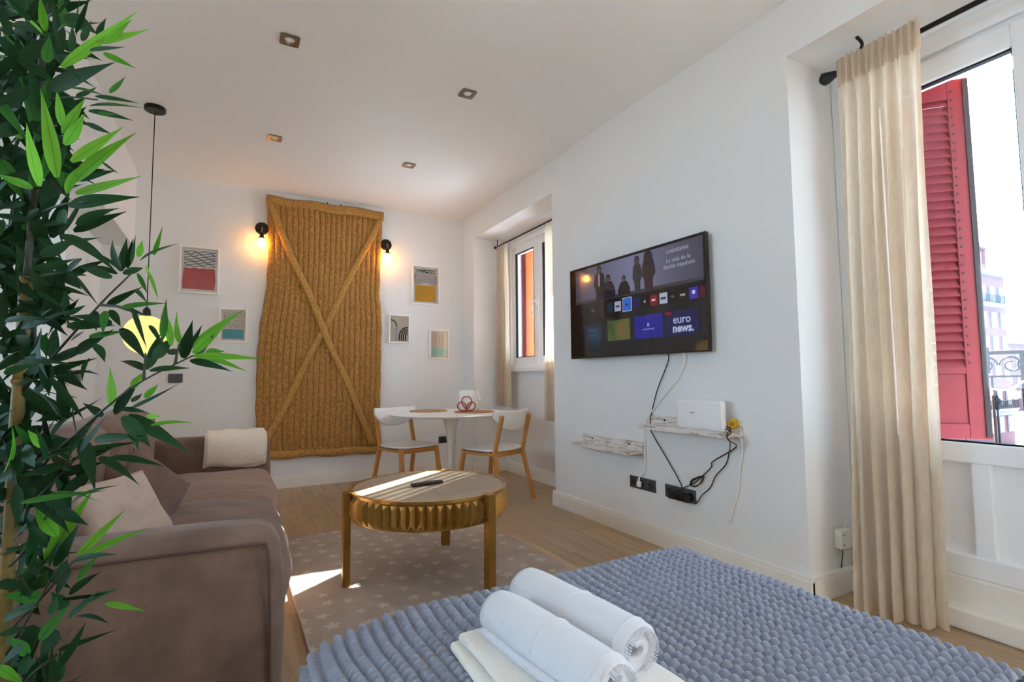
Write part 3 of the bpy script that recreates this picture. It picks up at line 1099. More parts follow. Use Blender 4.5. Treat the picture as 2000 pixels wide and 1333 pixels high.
def pillow(name, label, c, nrm, up, w_, h_, th, m_, seed):
    nrm = Vector(nrm).normalized()
    up = Vector(up)
    up = (up-nrm*up.dot(nrm)).normalized()
    x = up.cross(nrm)
    mt = Matrix((( x.x, up.x, nrm.x, 0), (x.y, up.y, nrm.y, 0), (x.z, up.z, nrm.z, 0), (0, 0, 0, 1)))
    t = thing(name, label, 'pillow', c, 0, 'throw pillows on the sofa')
    N = 22
    for_v = []
    mb = MB()

    def sh(u, v, s):
        a, b = u*2-1, v*2-1
        pin = 1-0.07*(1-a*a) if abs(b) > 0.0 else 1
        xx = a*w_/2*(1-0.07*(1-b*b)*0 - 0.08*(1-abs(b)**2)*abs(a))
        yy = b*h_/2*(1-0.08*(1-abs(a)**2)*abs(b))
        q = max(0, (1-a**4))**0.7*max(0, (1-b**4))**0.7
        nz = mnoise.noise(Vector((a*1.7+seed, b*1.7, s)))
        zz = s*th/2*q*(0.9+0.28*nz)
        return mt @ Vector((xx, yy, zz))
    mb.grid(lambda u, v: sh(u, v, 1), N, N)
    mb.grid(lambda u, v: sh(u, v, -1), N, N)
    bm = bmesh.new()
    me = mb.mesh('cover', m_, True, False)
    bm.from_mesh(me)
    bmesh.ops.remove_doubles(bm, verts=bm.verts, dist=0.0004)
    bmesh.ops.recalc_face_normals(bm, faces=bm.faces)
    bm.to_mesh(me)
    bm.free()
    o = inst('cover', me, t)
    edge = [sh(i/20, 0, 0) for i in range(20)] + [sh(1, i/20, 0) for i in range(20)] + [sh(1-i/20, 1, 0) for i in range(20)] + [sh(0, 1-i/20, 0) for i in range(20)]
    MB().tube(edge, 0.0045, 6, closed=True).build('seam', m_, t, smooth=True)
    return t


pillow('throw_pillow', 'pale beige velvet pillow nearest the near armrest', (-0.315, 2.15, 0.55), (0.62, -0.55, 0.55), (-0.30, 0.25, 0.8), 0.32, 0.29, 0.17, 'pillow_beige', 1)
pillow('throw_pillow', 'brown velvet pillow tilted on its corner behind the beige pillow', (-0.265, 2.44, 0.56), (0.70, -0.62, 0.35), (0.42, 0.35, 0.65), 0.28, 0.28, 0.15, 'pillow_brown', 2)
pillow('throw_pillow', 'rosy brown pillow half hidden behind the beige pillow', (-0.47, 2.55, 0.585), (0.75, -0.55, 0.4), (-0.2, 0.3, 0.9), 0.30, 0.29, 0.14, 'pillow_rose', 3)

# throw folded over the far armrest
tb = thing('folded_throw', 'cream woven throw folded over the far sofa armrest', 'throw', (0.122, 1.5, 0), R(-2.6))
for k, (gap, xa, xb, dn) in enumerate(((0.014, -0.36, -0.005, 0.45), (0.030, -0.345, -0.012, 0.462))):
    prof = smooth_path([(2.30-gap*0.9, dn), (2.29-gap, 0.54), (2.305-gap*0.7, 0.605+gap*0.7), (2.36, 0.632+gap), (2.48, 0.632+gap), (2.54+gap*0.6, 0.60+gap*0.6), (2.552+gap, 0.50), (2.554+gap, 0.40)], 5)
    np_ = len(prof)-1

    def fn(u, v, prof=prof, xa=xa, xb=xb, k=k):
        p = prof[min(int(round(v*np_)), np_)]
        wv = 0.004*math.sin(u*9+k+v*3)
        return (xa+(xb-xa)*u+0.006*math.sin(v*7+k), p[0]+wv, p[1]+0.004*math.sin(u*13+v*5)+(0.012*math.sin(u*7+k) if v < 0.02 else 0))
    m = MB()
    m.grid(fn, 20, np_)
    m.build('fold', 'throw', tb, smooth=True, fix=False, solid=0.012)

# ================================================================== bed
BX0, BX1, BY1, BZ = 0.145, 1.195, 1.155, 0.50
bd = thing('bed', 'bed with a pale blue sheet in the foreground', 'bed', (0.69, 0.15, 0))
MB().b2((-0.46, -1.0, 0.10), (0.46, 0.94, 0.26)).build('bed_base', 'sheet', bd, bevel=0.01)
MB().rbox((0, -0.06, 0.36), (0.93, 1.88, 0.225), 0.07, 8, (0, 0, 0.008)).build('mattress', 'sheet', bd, smooth=True)
for a in (-0.4, 0.4):
    for b in (-0.9, 0.85):
        MB().tube([(a, b, 0), (a, b, 0.1)], 0.025, 10).build('leg', 'black', bd)


def blanket():
    px, py = 0.0252, 0.0195
    drop = 0.33
    rad = 0.05
    n_u, n_v = 9, 9
    s0, s1 = -drop, (BX1-BX0)+drop
    t0, t1 = 0.0, (BY1-0.385)+drop
    nu = int((s1-s0)/px*n_u)
    nv = int((t1-t0)/py*n_v)
    s = np.linspace(s0, s1, nu)
    t = np.linspace(t0, t1, nv)
    W = BX1-BX0
    LEN = BY1-0.385

    def edge(d):
        """d metres past the start of the rounded edge -> (outward, down)"""
        a = np.clip(d/rad, 0, PI/2)
        out = rad*np.sin(a)
        dn = rad*(1-np.cos(a)) + np.clip(d-rad*PI/2, 0, None)
        out = out + 0.10*np.clip(d-rad*PI/2, 0, None)
        return out, dn
    oL, dL = edge(np.clip(rad-s, 0, None))
    oL = oL + 0.16*np.clip(-s-0.03, 0, None)
    oR, dR = edge(np.clip(s-(W-rad), 0, None))
    X = np.where(s < rad, BX0+rad-oL, np.where(s > W-rad, BX1-rad+oR, BX0+s))
    DX = dL+dR
    oF, dF = edge(np.clip(t-(LEN-rad), 0, None))
    Y = np.where(t > LEN-rad, BY1-rad+oF, 0.385+t)
    SS, TT = np.meshgrid(s, t)
    XX = np.repeat(X[None, :], nv, 0)
    YY = np.repeat(Y[:, None], nu, 1)
    ZZ = BZ - np.sqrt(DX[None, :]**2 + dF[:, None]**2)
    # gentle sag and folds of the laid cloth
    XX = XX + 0.006*np.sin(7*TT+1.0) + 0.004*np.sin(17*TT)
    YY = YY + 0.007*np.sin(6*SS+0.5) + 0.004*np.sin(15*SS)
    ZZ = ZZ + 0.005*np.sin(5.0*SS+1.2)*np.cos(4.0*TT) + 0.003*np.sin(11*SS+7*TT)
    # left foot corner hangs lower
    cor = np.clip(1-np.hypot((XX-BX0)/0.24, (YY-BY1)/0.30), 0, 1)
    ZZ = ZZ - 0.035*cor**1.5
    P3 = np.stack([XX, YY, ZZ], -1)
    du = np.gradient(P3, axis=1)
    dv = np.gradient(P3, axis=0)
    n = np.cross(du, dv)
    n /= np.linalg.norm(n, axis=-1, keepdims=True)+1e-9
    cu = (SS/px) % 1.0
    cv = (TT/py + 0.12*np.sin(np.floor(SS/px)*2.1)) % 1.0
    du_ = np.abs(cu-0.5)/0.385
    dv_ = np.abs(cv-0.5)/0.5
    hgt = np.clip(1-du_**3.2, 0, 1)*np.clip(1-dv_**2.0, 0, 1)**0.9
    rnd = np.sin(np.floor(SS/px)*12.9898+np.floor(TT/py)*78.233)*43758.5453
    rnd = rnd-np.floor(rnd)
    hgt = np.clip(hgt, 0, 1)**0.75*(0.0125+0.003*rnd)
    P3 = P3 + n*hgt[..., None]
    v = P3.reshape(-1, 3)
    i = np.arange(nv*nu).reshape(nv, nu)
    f = np.stack([i[:-1, :-1], i[:-1, 1:], i[1:, 1:], i[1:, :-1]], -1).reshape(-1, 4)
    me = bpy.data.meshes.new('waffle_blanket')
    me.vertices.add(len(v))
    me.vertices.foreach_set('co', v.ravel().astype(np.float32))
    me.loops.add(f.size)
    me.loops.foreach_set('vertex_index', f.ravel().astype(np.int32))
    me.polygons.add(len(f))
    me.polygons.foreach_set('loop_start', np.arange(0, f.size, 4, dtype=np.int32))
    me.polygons.foreach_set('use_smooth', np.ones(len(f), dtype=bool))
    me.update()
    me.validate()
    me.materials.append(M['blanket'])
    o = bpy.data.objects.new('waffle_blanket', me)
    COL.objects.link(o)
    return tag(o, 'grey plush blanket with raised waffle bumps spread over the bed', 'blanket')


blanket()


def towel_roll(label, p0, p1, rad, seed):
    p0, p1 = Vector(p0), Vector(p1)
    ax = (p1-p0).normalized()
    L_ = (p1-p0).length
    t = thing('rolled_towel', label, 'towel', p0, 0, 'rolled towels on the bed')
    x = ax.cross(Vector((0, 0, 1))).normalized()
    z = x.cross(ax)
    turns, n = 2.6, 78

    def fn(u, v):
        a = u*turns*2*PI+seed
        r_ = 0.014+(rad-0.014)*u
        bulge = 1-0.10*(abs(2*v-1)**4)
        lump = 1+0.05*mnoise.noise(Vector((math.cos(a)*1.3+seed, math.sin(a)*1.3, v*4)))
        sq = 1.0-0.10*max(0, -math.sin(a))
        r_ *= bulge*lump
        return tuple(x*r_*math.cos(a)*1.06 + z*r_*math.sin(a)*sq + ax*(L_*v + 0.006*math.sin(u*9+seed)*(2*v-1)))
    m = MB()
    m.grid(fn, n, 22)
    m.build('roll', 'towel', t, smooth=True, fix=False, solid=0.013)
    for vv in (0.52, 0.94):
        pts = []
        for k in range(30):
            u = 1-(k/29)*0.36
            q = Vector(fn(u, vv))
            c0 = ax*q.dot(ax)
            pts.append(q+(q-c0).normalized()*0.0065)
        MB().tube(pts, 0.0022, 5).build('woven_band', 'towel', t, smooth=True)
    if True:
        m = MB()
        for k in range(40):
            u = 1-(k/39)*0.30
            q = Vector(fn(u, 1.0))
            m.tube([q, q+ax*0.011+Vector((0, 0, -0.002))], 0.0016, 4)
        m.build('fringe', 'towel', t)['kind'] = 'stuff'
    return t


ft = thing('folded_towel', 'folded cream bath towel under the rolled towels on the bed', 'towel', (0.486, 0.70, 0.504))
for k in range(2):
    MB().rbox((0.012*k, -0.01*k, 0.010+0.017*k), (0.245, 0.44, 0.017), 0.008, 8, (0.004, 0.004, 0.002), 0.004, 9.0, 20+k).build('fold', 'towel_cream', ft, smooth=True)
towel_roll('white rolled hand towel on the television side of the towel stack', (0.540, 0.940, 0.572), (0.572, 0.655, 0.572), 0.043, 1.0)
towel_roll('white rolled hand towel on the sofa side of the towel stack', (0.443, 0.875, 0.572), (0.475, 0.590, 0.572), 0.043, 2.2)

# ================================================================== coffee table
CT = (0.93, 2.634, 0.011)
ct = thing('coffee_table', 'round coffee table with faceted brass rim on the star rug', 'coffee table', CT)
ZT, RT = 0.437, 0.405
MB().lathe([(0.0, ZT-0.03), (RT-0.022, ZT-0.03), (RT-0.02, ZT-0.002), (RT-0.024, ZT), (0.0, ZT)], 96).build('tabletop', 'tabletop', ct)
MB().lathe([(RT-0.02, ZT-0.012), (RT-0.004, ZT-0.012), (RT-0.003, ZT+0.002), (RT-0.019, ZT+0.003)], 96, ring=True).build('edge_ring', 'brass', ct)
MB().lathe([(RT-0.06, ZT-0.135), (RT-0.018, ZT-0.135), (RT-0.018, ZT-0.012), (RT-0.06, ZT-0.012)], 96, ring=True).build('rim_core', 'brass', ct)
NFAC = 58
fw = 2*PI*(RT-0.016)/NFAC*1.0
z0, z1 = ZT-0.132, ZT-0.010
fac = MB()
fac.add([(0, -fw/2, z0), (0, fw/2, z0), (0, fw/2, z1), (0, -fw/2, z1), (0.021, 0, z0+0.030), (0.021, 0, z1-0.030)],
        [(0, 3, 2, 1), (0, 1, 4), (3, 5, 2), (0, 4, 5, 3), (1, 2, 5, 4)])
fme = fac.mesh('rim_facet', 'brass')
for k in range(NFAC):
    a = 2*PI*(k+0.5)/NFAC
    inst('rim_facet', fme, ct, Matrix.Rotation(a, 4, 'Z') @ Matrix.Translation((RT-0.018, 0, 0)))
for a in (179, 293, 57):
    a = R(a)
    mt = Matrix.Rotation(a, 4, 'Z')
    m = MB().box((RT+0.012, 0, ZT/2+0.002), (0.034, 0.05, ZT+0.004), mt)
    m.box((RT-0.012, 0, ZT-0.004), (0.03, 0.05, 0.014), mt)
    m.build('leg', 'brass_dark', ct, bevel=0.002)
rc = thing('remote_control', 'slim black remote control lying on the coffee table', 'remote control', (0.915, 2.628, 0.4485), R(6))
MB().rbox((0, 0, 0.008), (0.172, 0.038, 0.015), 0.006, 4).build('remote_body', 'black_plastic', rc, smooth=True)
for k in range(7):
    MB().rbox((-0.06+k*0.019, 0.0, 0.0158), (0.010, 0.022 if k % 2 else 0.012, 0.003), 0.0012, 1).build('button', 'dark_plastic', rc)

# ================================================================== dining corner
DT = (1.715, 4.30)
dt = thing('pedestal_table', 'round white tulip dining table by the far niche', 'table', (DT[0], DT[1], 0))
ZD, RD = 0.70, 0.53
MB().lathe([(0.0, ZD-0.020), (RD-0.05, ZD-0.020), (RD-0.008, ZD-0.012), (RD, ZD-0.006), (RD-0.003, ZD-0.001), (RD-0.01, ZD), (0.0, ZD)], 72).build('tabletop', 'white_lacquer', dt, smooth=False)
MB().lathe([(0.25, 0), (0.25, 0.008), (0.20, 0.02), (0.12, 0.04), (0.07, 0.075), (0.045, 0.13), (0.034, 0.22), (0.031, 0.34), (0.036, 0.45), (0.047, 0.55), (0.062, 0.62), (0.080, 0.66), (0.090, 0.68)], 40).build('pedestal', 'cream_lacquer', dt, smooth=True)


def chair(label, loc, rz):
    t = thing('dining_chair', label, 'chair', (loc[0], loc[1], 0), rz, 'white and birch dining chairs')
    for s_ in (-1, 1):
        m = MB()
        m.bar((s_*0.20, -0.265, 0.0), (s_*0.178, -0.165, 0.415), 0.024, 0.036, (1, 0, 0))
        m.bar((s_*0.178, -0.168, 0.395), (s_*0.172, -0.245, 0.70), 0.022, 0.036, (1, 0, 0))
        m.build('back_leg', 'oak', t, bevel=0.004)
        m = MB()
        m.bar((s_*0.198, 0.225, 0.0), (s_*0.178, 0.165, 0.415), 0.026, 0.038, (1, 0, 0))
        m.build('front_leg', 'oak', t, bevel=0.004)
        MB().bar((s_*0.178, -0.17, 0.39), (s_*0.178, 0.175, 0.393), 0.022, 0.045, (1, 0, 0)).build('side_rail', 'oak', t, bevel=0.004)
        for zz, q in ((0.665, 0.0175), (0.60, 0.002)):
            MB().lathe([(0.006, 0), (0.006, 0.003), (0.002, 0.004)], 10, mtx=Matrix.Translation((s_*0.172, -0.252+q*0.0+(0.665-zz)*0.25, zz)) @ Matrix.Rotation(R(90), 4, 'X')).build('screw', 'nickel', t)
    MB().bar((-0.17, 0.165, 0.388), (0.17, 0.165, 0.388), 0.02, 0.04, (0, 0, 1)).build('front_rail', 'oak', t, bevel=0.003)
    MB().bar((-0.17, -0.16, 0.388), (0.17, -0.16, 0.388), 0.02, 0.04, (0, 0, 1)).build('rear_rail', 'oak', t, bevel=0.003)
    # seat: rounded square, slightly dished
    N = 18

    def seat(u, v):
        a, b = u*2-1, v*2-1
        k = math.sqrt(max(1e-9, 1-b*b*0.5))
        k2 = math.sqrt(max(1e-9, 1-a*a*0.5))
        f_ = 0.72
        xx = (a*(1-f_)+a*k*f_)*0.225
        yy = (b*(1-f_)+b*k2*f_)*0.215
        return (xx, yy+0.005, 0.424-0.010*(1-a*a)*(1-b*b))
    m = MB()
    m.grid(seat, N, N)
    m.build('seat', 'white_lacquer', t, smooth=True, fix=False, solid=0.013)

    # backrest: bent panel, straight top, deep rounded lower edge

    def back(u, v):
        a = u*2-1
        wdt = 0.222*(1-0.03*v)
        low = 0.575+0.115*abs(a)**2.6
        top = 0.742-0.008*(1-a*a)
        z = low+(top-low)*v
        ang = a*0.62
        return (math.sin(ang)/math.sin(0.62)*wdt, -0.225-0.245*(z-0.60)*0.9+0.075*(1-math.cos(ang))/(1-math.cos(0.62))*0.9-0.012, z)
    m = MB()
    m.grid(back, 22, 10)
    m.build('backrest', 'white_lacquer', t, smooth=True, fix=False, solid=0.012)
    return t


chair('white seated birch chair seen from behind in front of the far niche', (1.945, 3.93), math.atan2(0.92, -0.38)-PI/2)
chair('white seated birch chair between tulip table and hanging mat', (1.39, 4.49), math.atan2(-0.959, 0.284)-PI/2)
for lab, x, y in (('round woven placemat on the mat side of the tulip table', 1.60, 4.56), ('round woven placemat in the sun beside the napkin holder', 1.90, 4.22)):
    o = MB().lathe([(0.0, 0), (0.165, 0), (0.17, 0.003), (0.165, 0.007), (0.0, 0.006)], 48)
    t = thing('placemat', lab, 'placemat', (x, y, ZD), 0, 'woven placemats')
    o.build('woven_disc', 'rattan', t)
    pts = [(0.168*math.cos(a*2*PI/40), 0.168*math.sin(a*2*PI/40), 0.004) for a in range(40)]
    MB().tube(pts, 0.0045, 6, closed=True).build('braided_edge', 'rattan', t, smooth=True)
nh = thing('napkin_holder', 'red wire napkin holder with three loops on the tulip table', 'napkin holder', (1.832, 4.225, ZD+0.0085), R(-24))


def lobe(cx, cz, rx, rz_, tilt):
    pts = []
    for k in range(28):
        a = 2*PI*k/28
        q = 1+0.0*math.cos(a)
        x = rx*math.sin(a)
        z = rz_*math.cos(a)*(1.0 if math.cos(a) < 0 else 1-0.22*max(0, 1-abs(math.sin(a))*2.2))
        x *= 1-0.45*max(0, -math.cos(a))
        pts.append((cx+x*math.cos(tilt)+z*math.sin(tilt), 0, cz-x*math.sin(tilt)+z*math.cos(tilt)))
    return pts


for side in (-0.022, 0.022):
    for c in ((0.0, 0.086, 0.045, 0.056, 0.0), (-0.036, 0.048, 0.034, 0.050, R(-52)), (0.036, 0.048, 0.034, 0.050, R(52))):
        m = MB()
        m.tube([(p[0], side, p[2]-0.008) for p in lobe(*c)], 0.0045, 6, closed=True)
        m.build('wire_loop', 'red_wire', nh, smooth=True)
MB().b2((-0.05, -0.025, 0.0), (0.05, 0.025, 0.004)).build('base_plate', 'red_wire', nh)
nk = thing('paper_napkins', 'white paper napkins standing in the red wire holder', 'napkins', (1.832, 4.225, ZD+0.013), R(-24))
for k in range(4):
    m = MB()
    y_ = -0.013+k*0.0085
    tw = 0.012*k
    m.grid(lambda u, v: (-0.062+tw+0.13*u, y_+0.004*math.sin(u*4+k)+0.003*v, 0.001+(0.178-0.008*k)*v+0.004*math.sin(u*3+k)), 8, 8)
    m.build('napkin', 'paper', nk, smooth=True, fix=False, solid=0.003)
m = MB()
m.grid(lambda u, v: (0.075+0.045*u+0.008*math.sin(v*6), 0.012+0.012*math.sin(u*5), 0.10+0.075*v-0.03*u*u+0.006*math.sin(u*8+v*4)), 8, 8)
m.build('napkin', 'paper', nk, smooth=True, fix=False, solid=0.003)

# ================================================================== television
tv = thing('television', 'flat screen television with a streaming menu on the wall', 'television', (2.2, 2.512, 1.452), R(1.9))
TW, TH = 1.205, 0.645


def Q(u, v, out=0.0):
    return (-out, -u, v)


def panel(name, u0, u1, v0, v1, m_, parent, out, th=0.0006):
    return MB().b2((-out-th, -u1, v0), (-out, -u0, v1)).build(name, m_, parent)


scr_mat = mat('screen_glass', '#050507', 0.06, 0.0, spec=0.7, emit=('#15151c', 0.2), bump=(3, 0.0))
MB().b2((0.0, -TW/2, -TH/2), (0.022, TW/2, TH/2)).build('tv_body', 'black_plastic', tv, bevel=0.003)
MB().rbox((0.032, 0, -0.08), (0.03, 0.8, 0.36), 0.012, 3).build('tv_back', 'black_plastic', tv, smooth=True)
MB().b2((0.02, -0.2, -0.15), (XW-2.2+0.012, 0.2, 0.15)).build('wall_bracket', 'black', tv)
frame_ring(MB(), -0.004, 0.002, -TW/2, TW/2, -TH/2, TH/2, 0.008).build('bezel', 'black_plastic', tv)
sc_ = MB().b2((-0.002, -TW/2+0.008, -TH/2+0.008), (0.0005, TW/2-0.008, TH/2-0.008)).build('screen', scr_mat, tv)


def lit(name, c, s, rough=0.06):
    return mat('screen_'+name, '#050507', rough, 0.0, spec=0.7, emit=(c, s*0.55))


def hero_mat():
    m = mat('screen_hero', '#050507', 0.06, 0.0, spec=0.7, emit=('#5b5a72', 0.42))
    t = NT(m)
    b = m.node_tree.nodes['Principled BSDF']
    tc = t.n('ShaderNodeTexCoord')
    sp = t.n('ShaderNodeSeparateXYZ')
    t.l(tc.outputs['Object'], sp.inputs[0])
    dist = t.math('ABSOLUTE', t.math('ADD', sp.outputs[1], 0.03))
    t.l(t.ramp(t.math('MULTIPLY', dist, 1.7), [(0.0, '#8083a6'), (0.6, '#5f5f78'), (1.0, '#494856')]), b.inputs['Emission Color'])
    return m


panel('hero_picture', -0.535, 0.583, 0.062, 0.306, hero_mat(), sc_, 0.002)
MB().b2((-0.0032, -0.583, 0.062), (-0.0026, 0.535, 0.082)).build('hero_floor', lit('floor', '#3a3a42', 0.8), sc_)
fig_dark = lit('figure', '#121116', 0.6)
fig_skin = lit('skin', '#5d4a45', 0.75)
fig_blue = lit('blue', '#17182c', 0.8)
fig_wine = lit('wine', '#331a24', 0.8)


def figure(u, feet, head, wd, cloth, seated=False, hair=None):
    h_ = head-feet
    outl = [(-0.30, 0), (-0.34, 0.30), (-0.55, 0.42), (-0.5, 0.62), (-0.40, 0.76), (-0.12, 0.82), (0.12, 0.82), (0.40, 0.76), (0.5, 0.62), (0.55, 0.42), (0.34, 0.30), (0.32, 0)]
    if seated:
        outl = [(-0.62, 0), (-0.66, 0.28), (-0.5, 0.52), (-0.36, 0.68), (-0.1, 0.74), (0.1, 0.74), (0.36, 0.68), (0.5, 0.52), (0.66, 0.28), (0.62, 0)]
    poly = [(-(u+a*wd), feet+b*h_) for a, b in outl]
    MB().prism(poly, 'x', -0.0042, -0.0034).build('figure_print', cloth, sc_)
    hr = h_*(0.10 if not seated else 0.15)
    hz = head-hr*1.05
    MB().prism([(-(u+hr*0.95*math.cos(k*PI/8)), hz+hr*1.2*math.sin(k*PI/8)+hr*0.1) for k in range(16)], 'x', -0.0046, -0.0043).build('figure_print', hair or fig_dark, sc_)
    MB().prism([(-(u+hr*0.62*math.cos(k*PI/8)), hz-hr*0.15+hr*0.85*math.sin(k*PI/8)) for k in range(16)], 'x', -0.0050, -0.0047).build('figure_print', fig_skin, sc_)


figure(-0.275, 0.068, 0.298, 0.105, fig_dark)
panel('shirt_print', -0.284, -0.268, 0.16, 0.245, lit('shirt', '#8d8fa4', 0.8), sc_, 0.0043, 0.0003)
figure(-0.185, 0.066, 0.222, 0.105, fig_blue, True)
figure(-0.035, 0.068, 0.190, 0.085, fig_dark, True)
figure(0.085, 0.066, 0.290, 0.075, mat('screen_check', '#050507', 0.06, spec=0.7, emit=('#2e2d33', 0.45)))
figure(0.180, 0.066, 0.304, 0.105, fig_wine)
MB().prism([(-(0.180+a), b) for a, b in ((-0.034, 0.215), (-0.034, 0.28), (-0.02, 0.304), (0.02, 0.304), (0.036, 0.28), (0.04, 0.21), (0.02, 0.23), (0.015, 0.262), (-0.015, 0.262), (-0.018, 0.225))], 'x', -0.0056, -0.0051).build('figure_print', fig_dark, sc_)
TXT = Matrix.Rotation(R(-90), 4, 'Z') @ Matrix.Rotation(R(90), 4, 'X')
txt_grey = lit('text', '#b9b9c6', 0.75)
for s_, sz, u, v in (('cuéntame', 0.042, 0.405, 0.268), ('La vida de la', 0.036, 0.41, 0.213), ('familia española', 0.036, 0.415, 0.178)):
    text_mesh(s_, sz, txt_grey, 'menu_text', sc_, Q(u, v, 0.003), TXT, 0.0003)
icons = [(-0.346, '#2b2c30', .6), (-0.249, '#2a1216', .7), (-0.172, '#0d3446', .8), (-0.098, '#a9a9bd', .9), (0.070, '#11115a', .8), (0.144, '#101014', .5),
         (0.216, '#7d1218', .9), (0.293, '#aab4c4', .9), (0.363, '#0e0e12', .5), (0.437, '#141418', .5), (0.513, '#3c2a9a', 1.0), (0.572, '#5a1428', .9)]
panel('menu_tile_selected', -0.052, 0.030, -0.040, 0.048, lit('tilerim', '#b8c4da', 1.0), sc_, 0.0021)
panel('menu_tile', -0.048, 0.026, -0.036, 0.044, lit('tileblue', '#2562c0', 1.0), sc_, 0.0029)
for u, c, s_ in icons:
    hw = 0.030 if u < 0.56 else 0.017
    panel('menu_tile', u-hw, u+hw, -0.030, 0.034, lit('tile%d' % int(u*1000), c, s_), sc_, 0.0021)
for u, c, wd in ((-0.098, '#3c3f7a', 0.036), (-0.012, '#0f2a70', 0.03), (0.216, '#d9b9b9', 0.03), (0.293, '#1d2f5c', 0.04), (0.437, '#9a9aa4', 0.036), (0.144, '#b9b9bf', 0.014), (0.363, '#55555f', 0.03), (-0.346, '#63646b', 0.034)):
    panel('tile_mark', u-wd/2, u+wd/2, -0.005, 0.008, lit('mark%d' % int(u*1000), c, 0.8), sc_, 0.0036, 0.0003)
MB().prism([(-(0.513+0.012*math.cos(k*PI/6)), 0.006+0.012*math.sin(k*PI/6)) for k in range(12)], 'x', -0.0042, -0.0036).build('tile_mark', lit('moon', '#c8c4e8', 0.9), sc_)
panel('menu_card', -0.452, -0.255, -0.215, -0.088, lit('card1', '#0a1a33', 0.8), sc_, 0.0021)
for v, w_ in ((-0.132, 0.11), (-0.168, 0.07)):
    panel('card_mark', -0.353-w_/2, -0.353+w_/2, v-0.007, v+0.007, lit('cm%d' % int(-v*1000), '#27486e', 0.8), sc_, 0.0030, 0.0003)
gm = mat('screen_photo', '#050507', 0.06, spec=0.7, emit=('#4d5a26', 0.45))
tt = NT(gm)
tcx = tt.n('ShaderNodeTexCoord')
nzx = tt.n('ShaderNodeTexNoise', inp={'Scale': 9.0, 'Detail': 4.0})
tt.l(tcx.outputs['Object'], nzx.inputs['Vector'])
tt.l(tt.ramp(nzx.outputs[0], [(0.3, '#1e3a1c'), (0.5, '#56662a'), (0.68, '#7a6030')]), gm.node_tree.nodes['Principled BSDF'].inputs['Emission Color'])
panel('menu_card', -0.200, 0.012, -0.218, -0.085, gm, sc_, 0.0021)
panel('menu_card', 0.050, 0.284, -0.222, -0.082, lit('card3', '#12128c', 0.9), sc_, 0.0021)
MB().prism([(-(0.168+0.010*math.cos(k*PI/6)), -0.142+0.012*math.sin(k*PI/6)) for k in range(12)], 'x', -0.0042, -0.0032).build('card_mark', lit('badge', '#8d92d8', 0.8), sc_)
panel('card_mark', 0.118, 0.218, -0.172, -0.164, lit('card3t', '#8d92d8', 0.6), sc_, 0.0030, 0.0003)
panel('menu_card', 0.308, 0.540, -0.226, -0.080, lit('card4', '#0d104a', 0.9), sc_, 0.0021)
panel('card_mark', 0.304, 0.352, -0.100, -0.084, lit('live', '#8a1420', 0.9), sc_, 0.0030, 0.0003)
text_mesh('euro', 0.066, lit('enews', '#a9b2dc', 0.9), 'menu_text', sc_, Q(0.424, -0.134, 0.0032), TXT, 0.0003, bold=0.001)
text_mesh('news.', 0.066, lit('enews2', '#b4bce2', 0.9), 'menu_text', sc_, Q(0.432, -0.184, 0.0032), TXT, 0.0003, bold=0.0022)

# ================================================================== shelves, router, sockets, cables on the TV wall
for lab, y0, y1, zb_ in (('empty distressed white ledge shelf on the wall left of the cables', 2.475, 3.09, 0.520), ('distressed white ledge shelf that carries the router', 1.765, 2.395, 0.692)):
    t = thing('wall_shelf', lab, 'shelf', (XW, (y0+y1)/2, zb_), 0, 'distressed ledge shelves')
    L_ = (y1-y0)
    MB().b2((-0.018, -L_/2, 0.0), (0, L_/2, 0.072)).build('back_board', 'shabby', t, bevel=0.002)
    MB().b2((-0.118, -L_/2, 0.004), (-0.018, L_/2, 0.018)).build('ledge', 'shabby', t, bevel=0.002)
    MB().b2((-0.13, -L_/2, 0.0), (-0.118, L_/2, 0.028)).build('front_lip', 'shabby', t, bevel=0.002)
    for k in (-0.3, 0.32):
        MB().lathe([(0.006, 0), (0.006, 0.003), (0.001, 0.004)], 10, mtx=Matrix.Translation((-0.018, k*L_, 0.05)) @ Matrix.Rotation(R(-90), 4, 'Y')).build('screw', 'black', t)
rt = thing('router', 'white internet router standing on the ledge shelf', 'router', (2.195, 1.965, 0.711), R(2))
rb = MB().rbox((0, 0, 0.083), (0.036, 0.305, 0.158), 0.016, 6, (0.006, 0, 0.004)).build('router_body', 'white_plastic', rt, smooth=True)
pts = [(-0.0215, a*0.138, 0.078+b*0.062) for a, b in ((-1, -0.9), (-1, 0.75), (-0.9, 1), (0, 1.04), (0.9, 1), (1, 0.75), (1, -0.9))]
MB().tube(smooth_path(pts, 4), 0.0012, 5).build('front_seam', 'white_cable', rt, smooth=True)
MB().b2((-0.0235, 0.012, 0.083), (-0.0215, 0.046, 0.101)).build('label', mat('router_label', '#cfd3cc', 0.6, bump=(60, 0.02)), rt)
for k in range(3):
    MB().b2((-0.0242, 0.038-k*0.010, 0.094), (-0.0234, 0.043-k*0.010, 0.098)).build('status_light', 'dark_plastic', rt)


def socket_plate(label, y0, y1, z0, z1, n):
    t = thing('socket_plate', label, 'socket', (XW, (y0+y1)/2, (z0+z1)/2), 0, 'anthracite socket plates')
    wd, hh = y1-y0, z1-z0
    MB().rbox((-0.004, 0, 0), (0.009, wd, hh), 0.004, 2).build('plate', 'dark_plastic', t, smooth=True)
    for k in range(n):
        y = wd/2-(k+0.5)*wd/n
        MB().lathe([(0.021, 0), (0.021, 0.002), (0.018, 0.0025), (0.017, 0.0006)], 24, mtx=Matrix.Translation((-0.0085, y, 0)) @ Matrix.Rotation(R(-90), 4, 'Y')).build('socket_insert', 'dark_recess', t)
    return t


